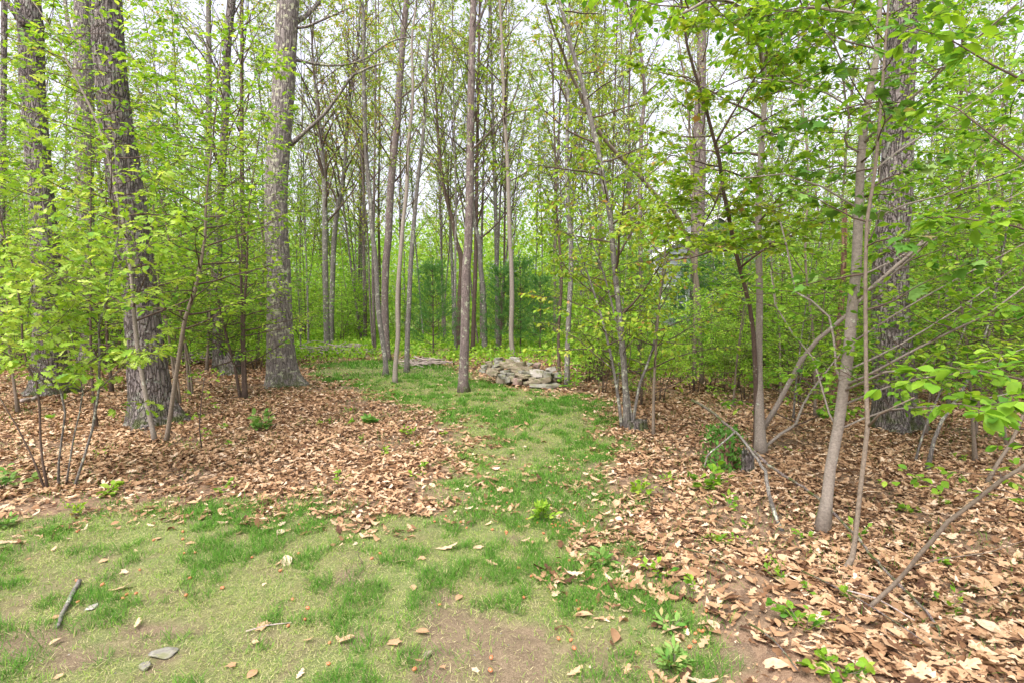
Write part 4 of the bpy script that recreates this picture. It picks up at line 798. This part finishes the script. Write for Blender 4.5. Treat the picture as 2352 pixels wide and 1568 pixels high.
# ------------------------------------------------------------------ house behind the trees
def box(mb, x0, x1, y0, y1, z0, z1):
    V = [(x, y, z) for z in (z0, z1) for y in (y0, y1) for x in (x0, x1)]
    mb.add(V, None, [(0, 1, 3, 2)[::-1], (4, 5, 7, 6), (0, 1, 5, 4), (2, 3, 7, 6)[::-1], (0, 2, 6, 4)[::-1], (1, 3, 7, 5)])
def house():
    SID = plain('grey_clapboard', (0.36, 0.39, 0.42), 0.7, 0.08, 3); TRM = plain('white_trim', (0.78, 0.78, 0.78), 0.5, 0.05); ROOF = plain('dark_shingle', (0.16, 0.165, 0.175), 0.9, 0.3, 12)
    m, t, out = new_mat('window_glass'); p = N(t, 'BsdfPrincipled', Roughness=0.05); p.inputs['Base Color'].default_value = (0.06, 0.08, 0.1, 1); t.links.new(p.outputs[0], out.inputs['Surface'])
    Y = 33.0; x0 = (1500 - CX) / F * Y; W, D, Hh, R = 7.2, 8.0, 4.3, 6.4
    h = thing('house', 'grey clapboard house with white trim half hidden by leaves behind the right-hand trees', 'house', (x0, Y, 0))
    s = MB(); n = int(Hh / 0.16)
    for k in range(n): # lapped boards, each leaning out at its foot
        z0 = k * 0.16; z1 = z0 + 0.16
        for (ax, ay, bx, by, ox, oy) in ((0, 0, W, 0, 0, -0.03), (W, 0, W, D, 0.03, 0), (0, D, 0, 0, -0.03, 0)):
            s.add([(ax + ox, ay + oy, z0), (bx + ox, by + oy, z0), (bx, by, z1), (ax, ay, z1), (ax, ay, z0), (bx, by, z0)], None, [(0, 1, 2, 3), (4, 5, 1, 0)])
    k = 0; z = Hh
    while z < R - 0.1:
        f0 = (z - Hh) / (R - Hh) * W / 2; f1 = (z + 0.16 - Hh) / (R - Hh) * W / 2
        s.add([(f0, -0.03, z), (W - f0, -0.03, z), (W - min(f1, W / 2), 0, z + 0.16), (min(f1, W / 2), 0, z + 0.16)], None, [(0, 1, 2, 3)]); z += 0.16
    s.add([(0, D, 0), (W, D, 0), (W, D, Hh), (W / 2, D, R), (0, D, Hh)], [(2, 3, 4)], [(0, 1, 2, 4)])
    s.obj('wall', SID, h, smooth=False)
    r = MB()
    for sx in (-1, 1):
        xe = W / 2 + sx * (W / 2 + 0.35); ze = Hh - 0.2
        V = [(W / 2, -0.35, R + 0.05), (W / 2, D + .3, R + 0.05), (xe, D + .3, ze), (xe, -0.35, ze)]; V2 = [(a, b, c + 0.14) for a, b, c in V]
        r.add(V + V2, None, [(0, 1, 2, 3), (4, 5, 6, 7)[::-1], (0, 3, 7, 4), (2, 3, 7, 6)[::-1], (1, 2, 6, 5)])
    r.obj('roof', ROOF, h, smooth=False)
    c = MB()
    for x in (-0.05, W - 0.12): box(c, x, x + 0.17, -0.06, -0.031, 0, Hh)
    for sx in (-1, 1):
        xe = W / 2 + sx * (W / 2 + 0.36); V = [(W / 2, -0.38, R + 0.17), (W / 2, -0.38, R - 0.08), (xe, -0.38, Hh - 0.33), (xe, -0.38, Hh - 0.08)]; V2 = [(a, b + 0.03, c_) for a, b, c_ in V]
        c.add(V + V2, None, [(0, 1, 2, 3), (4, 5, 6, 7)[::-1], (0, 3, 7, 4), (1, 2, 6, 5)])
    c.obj('corner_trim', TRM, h, smooth=False)
    for wx, wz in ((0.9, 0.9), (3.0, 3.4), (4.9, 1.0)):
        g = MB(); box(g, wx, wx + 0.9, -0.07, -0.04, wz, wz + 1.2); wo = g.obj('window', m, h, smooth=False)
        g = MB()
        for a in ((wx - .1, wx, wz - .1, wz + 1.3), (wx + .9, wx + 1.0, wz - .1, wz + 1.3), (wx, wx + .9, wz + 1.2, wz + 1.3), (wx, wx + .9, wz - .1, wz), (wx, wx + .9, wz + .57, wz + .62), (wx + .43, wx + .47, wz, wz + .57), (wx + .43, wx + .47, wz + .62, wz + 1.2)): box(g, a[0], a[1], -0.10, -0.071 if 'x' == 'y' else -0.031, a[2], a[3])
        g.obj('window_frame', TRM, wo, smooth=False)
    pch = MB(); 
    for x in (-1.6, -0.1): box(pch, x, x + .14, -1.9, -1.76, 0, 2.35)
    box(pch, -1.8, 1.4, -2.0, -0.1, 2.35, 2.5); pch.obj('porch', TRM, h, smooth=False)
house()

# ------------------------------------------------------------------ stones
import bmesh
def rock_mesh(name, L, D, Hh, seed, mat, rough=0.12):
    bm = bmesh.new(); bmesh.ops.create_cube(bm, size=1.0); bmesh.ops.subdivide_edges(bm, edges=bm.edges[:], cuts=5, use_grid_fill=True)
    rs = np.random.default_rng(seed); tp = rs.uniform(-0.25, 0.25, 6); ph = rs.uniform(0, 50, 3)
    cuts = [(unit(np.array([rs.choice([-1, 1]), rs.choice([-1, 1]), rs.normal(0, .5)])), rs.uniform(0.42, 0.6)) for _ in range(8)]
    for v in bm.verts:
        c = np.array(v.co)
        for nrm, d in cuts:
            e = c @ nrm - d
            if e > 0: c = c - nrm * e
        x, y, z = c; x2 = x * (1 + tp[0] * y + tp[1] * z); y2 = y * (1 + tp[2] * x + tp[3] * z); z2 = z * (1 + tp[4] * x * 1.5 + tp[5] * y)
        nn = (float(fbm(x * 3 + ph[0] + z * 2, y * 3 + ph[1])) - 0.5)
        v.co = (x2 * L * (1 + rough * nn), y2 * D * (1 + rough * nn * 1.5), z2 * Hh + rough * nn * Hh * 1.2)
    me = bpy.data.meshes.new(name); bm.to_mesh(me); bm.free(); me.materials.append(mat); return me
ST = [(930, 605, 160, 60, 2, 0), (650, 600, 150, 45, 1, 0), (480, 660, 130, 50, 0, 0), (640, 655, 130, 60, 1, 0), (850, 635, 150, 65, 0, 5), (400, 730, 105, 60, 1, 0), (500, 700, 90, 60, 0, -10), (740, 680, 150, 62, 0, 5), (890, 705, 180, 62, 0, 0), (1040, 690, 170, 80, 0, -5), (1190, 690, 95, 50, 1, 0), (1310, 710, 120, 75, 3, 0),
      (600, 722, 160, 55, 1, -20), (370, 800, 105, 55, 1, 0), (660, 780, 170, 60, 0, -5), (780, 732, 120, 52, 0, 0), (950, 770, 170, 48, 0, 0), (1140, 765, 210, 62, 0, 8), (530, 830, 160, 100, 0, 25), (760, 822, 160, 45, 1, -5), (930, 815, 130, 45, 0, 0), (1100, 830, 250, 52, 1, 0), (1310, 845, 230, 110, 2, 0), (1470, 870, 160, 90, 1, 10), (1560, 775, 170, 70, 2, -15),
      (860, 870, 125, 60, 1, 0), (1070, 882, 280, 55, 0, 0), (710, 895, 120, 60, 1, 0), (870, 935, 110, 75, 0, 0), (1070, 928, 210, 38, 0, 0), (1400, 975, 340, 80, 0, -14), (800, 955, 80, 95, 1, 0), (980, 985, 145, 95, 3, 0), (1270, 1005, 360, 80, 0, -9), (1440, 1085, 490, 70, 1, 0), (620, 850, 90, 60, 0, 0), (1680, 880, 110, 90, 1, 0), (1230, 940, 120, 50, 0, 0)]
def stones():
    names = {0: 'tan', 1: 'grey', 2: 'pale', 3: 'reddish'}
    special = {0: 'pale flat stone lying on the very top of the stone pile', 11: 'reddish stone at the back right of the stone pile', 22: 'large whitish angular boulder on the right of the stone pile', 30: 'long tan slab tilting down to the right in the stone pile', 32: 'squarish reddish block at the front foot of the stone pile', 33: 'wedge shaped tan slab beneath the tilted slab of the pile', 34: 'longest flat grey slab lying on the ground in front of the pile', 18: 'tan stone tilted on edge at the left of the stone pile', 24: 'whitish stone at the far right back of the pile', 21: 'long grey slab midway up the front of the stone pile', 26: 'long tan slab under the grey one, front of the stone pile'}
    for i, (cx, cy, w_, h_, mt, rot) in enumerate(ST):
        py = (950 + cy / 5.88) * 0.784; px = (1350 + cx / 5.88) * 0.784
        Y = 10.45 + max(0, (1085 - cy)) / 500 * 0.75 + 0.25 * (cx < 700); p = P(px, py, Y); k = 0.1333 * Y / F
        L, Hh = w_ * k * 1.08, h_ * k * 1.12; Dp = max(0.16, min(L * 0.9, 0.3))
        o = bpy.data.objects.new('stone', rock_mesh('stone', L, Dp, Hh, 400 + i, STONES[mt])); C.objects.link(o)
        o.location = (p[0], p[1] + Dp * 0.35, max(p[2], Hh * 0.42)); o.rotation_euler = (radians(float(prs.normal(0, 4))), -radians(-rot), radians(float(prs.normal(0, 9))))
        small = w_ < 140
        lab = special.get(i, ('small ' if small else 'broad ') + names[mt] + ' stone stacked in the ' + ('left' if cx < 780 else 'right') + ' half of the pile')
        tag(o, lab, 'stone', 'stones of the stone pile')
    for j in range(16):
        px = 1148 + 9 * j; Y = 11.15 + 0.2 * (j % 2); x = (px - CX) / F * Y; hh = 0.27 - 0.012 * max(0, j - 7) - (0.1 if j < 2 else 0)
        o = bpy.data.objects.new('stone', rock_mesh('stone', 0.17, 0.3, hh, 500 + j, STONES[j % 2])); C.objects.link(o); o.location = (x, Y, hh / 2); tag(o, 'inner stone at the back of the stone pile', 'stone', 'hidden stones of the pile')
stones()

# ------------------------------------------------------------------ stumps, sticks, brush
def stump(label, px, py, wpx, hpx, mat, seed, ragged=0.0, name='tree_stump', leaves=False):
    b = G(px, py); Y = b[1]; r = wpx / 2 * Y / F; h = hpx * Y / F; rs = np.random.default_rng(seed)
    root = thing(name, label, 'stump', (b[0], b[1] + r, 0)); mb = MB(); sides = 40; zz = np.array([-0.05, 0.0, h * 0.15, h * 0.4, h * 0.7, h * 0.95]); a = np.arange(sides) * 2 * pi / sides
    rr = r * np.array([1.35, 1.25, 1.08, 1.0, 0.97, 0.95]); lump = 1 + 0.16 * (vnoise(np.cos(a) * 3 + seed, np.sin(a) * 3 + seed)[None] - 0.5) * 2 + 0.05 * (vnoise(a * 9, a * 0)[None] - 0.5)
    X = rr[:, None] * np.cos(a) * lump; Yy = rr[:, None] * np.sin(a) * lump; Z = np.repeat(zz[:, None], sides, 1); Z[-1] += ragged * h * (rs.random(sides) - 0.3); Z[-2] += 0.4 * ragged * h * (rs.random(sides) - 0.3)
    V = np.stack([X, Yy, Z], -1).reshape(-1, 3); i = np.arange(len(zz) - 1)[:, None] * sides; j = np.arange(sides)[None]; q = np.stack([i + j, i + (j + 1) % sides, i + sides + (j + 1) % sides, i + sides + j], -1).reshape(-1, 4)
    mb.add(V, None, q); mb.obj('trunk', mat, root)
    top = MB(); e = V[-sides:] * [0.97, 0.97, 1] ; e[:, 2] -= 0.004; inner = e * [0.5, 0.5, 1]; inner[:, 2] = h * (0.95 - 0.35 * ragged)
    top.add(np.vstack([e, inner, [[0, 0, h * (0.93 - 0.4 * ragged)]]]), [(sides + k, sides + (k + 1) % sides, 2 * sides) for k in range(sides)], [(k, (k + 1) % sides, sides + (k + 1) % sides, sides + k) for k in range(sides)]); top.obj('cut_top', mat, root)
    if leaves:
        lm = MB(); n = 900; aa = rs.uniform(0, 2 * pi, n); z = rs.random(n) ** 1.4 * h * 1.5; ro = r * np.clip(rs.normal(1.3, 0.55, n), 0.8, 3.2); nr = np.stack([np.cos(aa), np.sin(aa), np.full(n, 0.6)], -1)
        put(lm, T_OVAL, np.stack([np.cos(aa) * ro, np.sin(aa) * ro, z], -1), rs.normal(0, .6, (n, 3)) + [0, 0, -0.6], nr + rs.normal(0, .3, (n, 3)), rs.uniform(.03, .055, n), np.clip(rs.normal(.3, .2, n), 0, 1)); lm.obj('vine_leaves', LEAF_DARK, root)
    return root
stump('weathered grey stump at the foot of the clump of stems', 1468, 992, 50, 24, BARK_OAK, 3, 0.15)
stump('rotten stump covered in green vine leaves', 1668, 1080, 50, 70, BARK_ROT, 4, 0.25, leaves=True)
stump('crumbling stump between the vine covered stump and the pale young tree', 1722, 1090, 26, 50, BARK_OAK, 5, 0.5)
stump('low mossy stump at the foot of the dark trunk left of the lichen spotted oak', 518, 862, 44, 42, BARK_OAK, 6, 0.5)

def stick(name, label, pts, r0, r1, mat, cat='stick', group=None, side=()):
    pts = smooth_path(np.array(pts), 0.06); rs = np.random.default_rng(len(label)); pts = pts + rs.normal(0, r0 * 0.25, pts.shape); mb = MB(); mb.tube(pts, np.linspace(r0, r1, len(pts)), 8, cap=True)
    for s in side: s = smooth_path(np.array(s), 0.06); mb.tube(s, np.linspace(r0 * .5, r1 * .6, len(s)), 6, cap=True)
    o = mb.obj(name, mat, None, pts[0]); return tag(o, label, cat, group)
def g3(px, py, z=0.02): p = G(px, py); p[2] = float(hgt(p[0], p[1])) + z; return p
stick('fallen_branch', 'long thin reddish branch arching down from the vine covered stump to the lower right', [P(1589, 916, 5.4), P(1638, 947, 5.3), P(1690, 993, 5.0), P(1764, 1065, 4.6), P(1858, 1127, 4.2), P(1953, 1215, 3.6), P(2023, 1299, 3.1), P(2128, 1404, 2.75), P(2163, 1470, 2.6), g3(2190, 1535)], 0.013, 0.006, BARK_BROWN, 'branch')
stick('fallen_branch', 'crooked grey branch propped with its foot in the litter before the vine covered stump', [g3(1795, 1215, 0.0), P(1785, 1194, 4.05), P(1774, 1159, 4.08), P(1764, 1110, 4.1), P(1757, 1082, 4.3), P(1722, 1029, 4.5), P(1690, 990, 4.7)], 0.017, 0.008, BARK_GREY, 'branch', side=[[P(1690, 990, 4.7), P(1655, 1020, 4.6), P(1625, 1045, 4.5), P(1618, 1070, 4.45)]])
stick('stick', 'short thick grey stick lying on the grass at the lower left', [g3(132, 1452, .012), g3(150, 1410, .018), g3(168, 1370, .02), g3(184, 1345, .015)], 0.009, 0.013, BARK_GREY)
stick('stick', 'thin pale twig lying on bare soil right of the flat stone', [g3(565, 1443, .008), g3(610, 1432, .01), g3(670, 1425, .008)], 0.004, 0.002, BARK_DEAD)
stick('stick', 'fine curved twig on the dry grass, upper middle', [g3(832, 1300, .006), g3(822, 1275, .02), g3(838, 1250, .008)], 0.003, 0.0015, BARK_DARK)
for k, (a, b) in enumerate([((1840, 1320), (2130, 1500)), ((1930, 1370), (2100, 1440)), ((1720, 1455), (1830, 1560)), ((1570, 1265), (1700, 1330))]):
    lab = ['long dry twig on the litter below the crooked stem', 'pale split twig right at the foot of the crooked stem', 'twig on the litter left of the small leafy plant at the bottom', 'thin twig on the litter at the edge of the path'][k]
    A, B = g3(*a, .04), g3(*b, .035); M = (A + B) / 2 + [0.02, 0.03, 0.01]; stick('stick', lab, [A, M, B], 0.005, 0.003, BARK_BROWN if k != 1 else BARK_DEAD)
def brush(label, px, py, wpx, n, seed, hgt_=0.25):
    root = G(px, py); rs = np.random.default_rng(seed); mb = MB(); W = wpx * root[1] / F
    for k in range(n):
        c = root + np.array([rs.uniform(-W / 2, W / 2), rs.uniform(-0.4, 0.4), rs.uniform(0.02, hgt_) ** 1.0]); a = rs.normal(0, 0.5); L = rs.uniform(0.3, 0.9); d = np.array([cos(a), sin(a), rs.normal(0, 0.12)]) * L / 2
        mb.tube(smooth_path(np.array([c - d, c + rs.normal(0, .04, 3), c + d]), 0.15), np.linspace(0.012, 0.004, len(smooth_path(np.array([c - d, c, c + d]), 0.15))) if False else 0.008 + 0.006 * rs.random(), 4)
    tag(mb.obj('brush_pile', BARK_DEAD, None, root), label, 'brush pile', kind=None)
brush('heap of dead brushwood between the lichen spotted oak and the slim group of trunks', 770, 818, 130, 90, 8, 0.35)
brush('low heap of grey twigs left of the stone pile', 975, 838, 80, 45, 9, 0.12)
brush('brown brushwood behind the trunk with the mossy stump', 440, 835, 90, 50, 10, 0.25)
log = [g3(410, 835, .08), g3(470, 838, .09), g3(530, 845, .08)]; stick('fallen_log', 'brown log lying behind the big leaning oak', log, 0.07, 0.06, BARK_ROT, 'log')
stick('fallen_log', 'pale thin log lying behind the scarred oak at the left', [g3(50, 930, .05), g3(85, 922, .05)], 0.03, 0.03, BARK_DEAD, 'log')

# flat stones and pebbles on the soil
def pebble(label, px, py, wpx, mt, flat=0.35, group=None, name='stone'):
    p = g3(px, py); L = wpx * p[1] / F; o = bpy.data.objects.new(name, rock_mesh(name, L, L * 0.75, L * flat, int(px + py), STONES[mt], 0.25)); C.objects.link(o); o.location = (p[0], p[1], float(hgt(p[0], p[1])) + L * flat * 0.25); o.rotation_euler = (0, 0, px)
    for poly_ in o.data.polygons: poly_.use_smooth = True
    tag(o, label, 'stone', group)
pebble('flat grey stone on the lower left grass', 377, 1492, 56, 1, 0.10); pebble('small grey stone below the flat one on the lower left', 332, 1524, 30, 1, 0.2); pebble('whitish chip of stone right of the short thick stick', 212, 1400, 30, 2, 0.15)
pebble('rounded tan pebble near the bottom, left of the bare soil', 981, 1498, 22, 0, 0.6)
for k, (x, y) in enumerate([(208, 1372), (120, 1478), (95, 1520), (60, 1560), (158, 1505), (265, 1540), (992, 1380), (1168, 1478), (1266, 1602 - 40), (914, 1402), (1340, 1395), (1396, 1487), (1336, 1550), (1150, 1450), (1510, 1420), (1090, 1500), (1050, 1560), (1180, 1400), (350, 1560), (30, 1500), (860, 1395), (1120, 1530)]):
    pebble('tiny pebble pressed into the worn soil', x, y, 4 + (k * 5) % 5, 2 - k % 2, 0.5, 'tiny pebbles in the worn soil', 'pebble')

# single dead leaves on the grass
def fallen_leaf(label, px, py, wpx, tint, rot, oak=True, lift=0.012, seed=0, group='fallen leaves on the grass'):
    p = g3(px, py, lift); L = wpx * p[1] / F; mb = MB(); T = T_OAK2 if oak else T_OVAL; a = rot
    if oak == 2: T = T_MAPLE
    rs = np.random.default_rng(seed + int(px)); d = np.array([[cos(a), sin(a), 0.05]]); put(mb, T, [p - d[0] * L / 2], d, np.array([[rs.normal(0, .15), rs.normal(0, .15), 1]]), L, tint)
    o = mb.obj('fallen_leaf', LITTER, None, p, smooth=False); tag(o, label, 'fallen leaf', group)
fl = [(1026, 1258, 52, .85, 0.1, 'large pale cupped leaf alone on the grass in the middle', 1), (1100, 1249, 26, .85, 1.3, 'small starry tan leaf right of the large cupped one', 2), (1130, 1288, 32, .75, 2.8, 'tan leaf below and right of the large cupped one', 1), (1320, 1545, 46, .7, 0.5, 'curled tan leaf at the bottom of the picture', 1),
      (1470, 1392, 38, .75, 2.4, 'lobed tan leaf at the edge of the bare soil, lower right', 1), (275, 1360, 55, .7, 0.3, 'broad lobed leaf flattened in the grass at left', 1), (708, 1465, 26, .6, 0.2, 'small orange tan leaf on the worn grass', 1), (1035, 1198, 36, .45, 3.0, 'brown curled leaf above the large cupped one', 1),
      (1326, 1280, 34, .75, 0.9, 'folded tan leaf at the right edge of the grass', 1), (1160, 1100, 14, .8, 0, 'tan leaf far up the path', 0), (238, 1296, 22, .6, 1, 'little tan leaf on the left grass', 0), (1330, 1206, 36, .7, 2.6, 'lobed leaf lying where litter spills onto the path', 1), (1440, 1548, 34, .55, 1.1, 'brown leaf near the lower right lush grass', 1)]
for (x, y, w_, tn, rt, lab, ok) in fl: fallen_leaf(lab, x, y, w_, tn, rt, ok)
prl = np.random.default_rng(55)
for k in range(110):
    px = prl.uniform(1000, 1420) if k < 70 else prl.uniform(40, 1500); py = prl.uniform(900, 1240) if k < 70 else prl.uniform(1200, 1560)
    q = G(px, py)
    if samp(ZG, q[0], q[1]) < 0.5: continue
    fallen_leaf('small dry leaf scattered along the grass path' if py < 1230 else 'small dry leaf scattered on the front grass', px, py, prl.uniform(0.03, 0.075) * F / q[1], prl.uniform(.4, .95), prl.uniform(0, 6.28), int(prl.integers(0, 3)), group='small leaves along the grass path' if py < 1230 else 'small leaves on the front grass')
# acorns
ACM = plain('acorn_brown', (0.42, 0.14, 0.055), 0.4, 0.3, 60)
def ac_mesh():
    mb = MB(); z = np.linspace(-1, 1, 9); r = np.sqrt(np.clip(1 - z ** 2, 0, 1)) * 0.72; r[-1] = 0.04
    mb.tube(np.stack([z * 1.0, z * 0, z * 0], -1), np.maximum(r, 0.02), 10, cap=True); me = mb.mesh('acorn'); me.materials.append(ACM); return me
acm = ac_mesh(); first = None
acl = [(672, 1378), (662, 1432), (1432, 1242)] + [(prl.normal(1190, 90), prl.uniform(1080, 1230)) for _ in range(34)] + [(prl.normal(1320, 30), prl.uniform(1150, 1210)) for _ in range(18)] + [(prl.uniform(150, 700), prl.uniform(1190, 1400)) for _ in range(22)] + [(prl.uniform(700, 1500), prl.uniform(1220, 1550)) for _ in range(22)] + [(prl.normal(1600, 20), prl.normal(1430, 50)) for _ in range(12)]
for k, (x, y) in enumerate(acl):
    p = g3(float(x), float(y), 0.009)
    if first is None: first = o = bpy.data.objects.new('acorn', acm)
    else: o = first.copy()
    C.objects.link(o); o.location = p; s = float(prl.uniform(0.009, 0.013)); o.scale = (s, s, s); o.rotation_euler = (0, float(prl.normal(0, .2)), float(prl.uniform(0, 6)))
    if k == 0: tag(o, 'bright orange acorn in the grass left of the path middle', 'acorn', 'acorns in the grass')
    elif k == 1: tag(o, 'dark red acorn in the grass just below the bright orange one', 'acorn', 'acorns in the grass')
    else:
        zt = 'on the path' if 1000 < x < 1420 and y < 1235 else ('on the left grass' if x < 700 else 'on the front grass'); tag(o, 'reddish brown acorn ' + zt, 'acorn', 'acorns ' + zt)

# small leafy plants on the litter
def plant(label, px, py, hpx, n, ls, T, mat, seed, spread=1.0, up=0.9, name='seedling_plant', cat='plant', group=None, tint=.4):
    b = g3(px, py, -0.005); h = hpx * b[1] / F; rs = np.random.default_rng(seed); wood = MB(); lv = Leaves()
    for k in range(n):
        pth = branch_path(b, rs.uniform(0, 6.28), up + rs.normal(0, .25), h * rs.uniform(.6, 1.15), rs, 5, 0.1, .12 * spread); leafy_twig(wood, lv, pth, 0.0022, rs, 8, ls, tint, 0.1, 0.5)
    root = thing(name, label, cat, b, group); wood.obj('stem', BARK_TAN, root, b); fm = MB(); lv.flush(fm, T); fm.obj('leaves', mat, root, b)
plant('bushy dark green plant alone on the left leaf litter', 602, 985, 40, 16, .075, T_OVAL, LEAF_DARK, 1, tint=.75)
plant('low green plant on the litter left of the path', 850, 975, 20, 9, .08, T_OVAL, LEAF_DARK, 2, tint=.65)
plant('yellow green tuft plant where grass meets litter at the left', 178, 1185, 44, 12, .028, T_OVAL, LEAF_YEL, 3)
plant('green leafy plant at the left edge above the grass', 8, 1120, 70, 12, .06, T_OVAL, LEAF_DARK, 4, tint=.7)
plant('broad leaved weed at the left edge in the grass', 12, 1210, 26, 8, .06, T_NARROW, LEAF_DARK, 41, tint=.7)
plant('seedling with three pale lobed leaves on the left litter', 250, 1130, 34, 4, .075, T_OVAL, LEAF_OAK, 5, up=.6)
plant('bright seedling on the litter right of the path', 1472, 1130, 48, 5, .06, T_OVAL, LEAF_OVAL, 6, up=1.2, tint=.7)
plant('low viburnum shoot with hanging oval leaves before the vine covered stump', 1620, 1120, 70, 9, .085, T_OVAL, LEAF_OVAL, 7, up=.7, tint=.5)
plant('leafy woody sprout lying toward the bottom edge, lower right', 1850, 1450, 95, 7, .05, T_OVAL, LEAF_OVAL, 8, up=.55, tint=.45)
plant('second leafy sprout nearest the bottom edge, lower right', 1925, 1555, 85, 8, .055, T_OVAL, LEAF_OVAL, 9, up=.55, tint=.5)
plant('dark broad bladed weed clump at the right edge of the bare soil', 1540, 1450, 32, 9, .05, T_NARROW, LEAF_DARK, 10, up=.6, tint=.6)
plant('lush dark clump of broad grass at the bottom right of the grass', 1545, 1540, 46, 26, .05, T_NARROW, LEAF_DARK, 11, up=.8, tint=.75)
plant('narrow leaved weed on the edge of litter and grass at right', 1380, 1290, 34, 8, .06, T_NARROW, LEAF_DARK, 12, up=.7, tint=.65)
plant('tall pale tuft of grass on the path', 1160 + 80, 1190, 42, 9, .07, T_NARROW, LEAF_OVAL, 13, up=1.3, tint=.7)
plant('low green shrub at the foot of the slim trunk by the stone pile', 1320, 890, 60, 14, .09, T_OVAL3, LEAF_OVAL, 14, up=.8, tint=.45)
pps = np.random.default_rng(66)
for k in range(46):
    left = k % 2 == 0; px = pps.uniform(40, 1050) if left else pps.uniform(1430, 2330); py = pps.uniform(930, 1140) if left else pps.uniform(1010, 1480)
    q = G(px, py)
    if samp(ZG, q[0], q[1]) > 0.4: continue
    plant('tiny green seedling poking through the litter ' + ('left' if left else 'right') + ' of the path', px, py, pps.uniform(.06, .16) * F / q[1], int(pps.integers(2, 6)), pps.uniform(.03, .055), T_OVAL3, LEAF_OVAL, 700 + k, up=.8, group='tiny seedlings in the litter ' + ('left' if left else 'right') + ' of the path', tint=.55)

# light path settings are left to the renderer
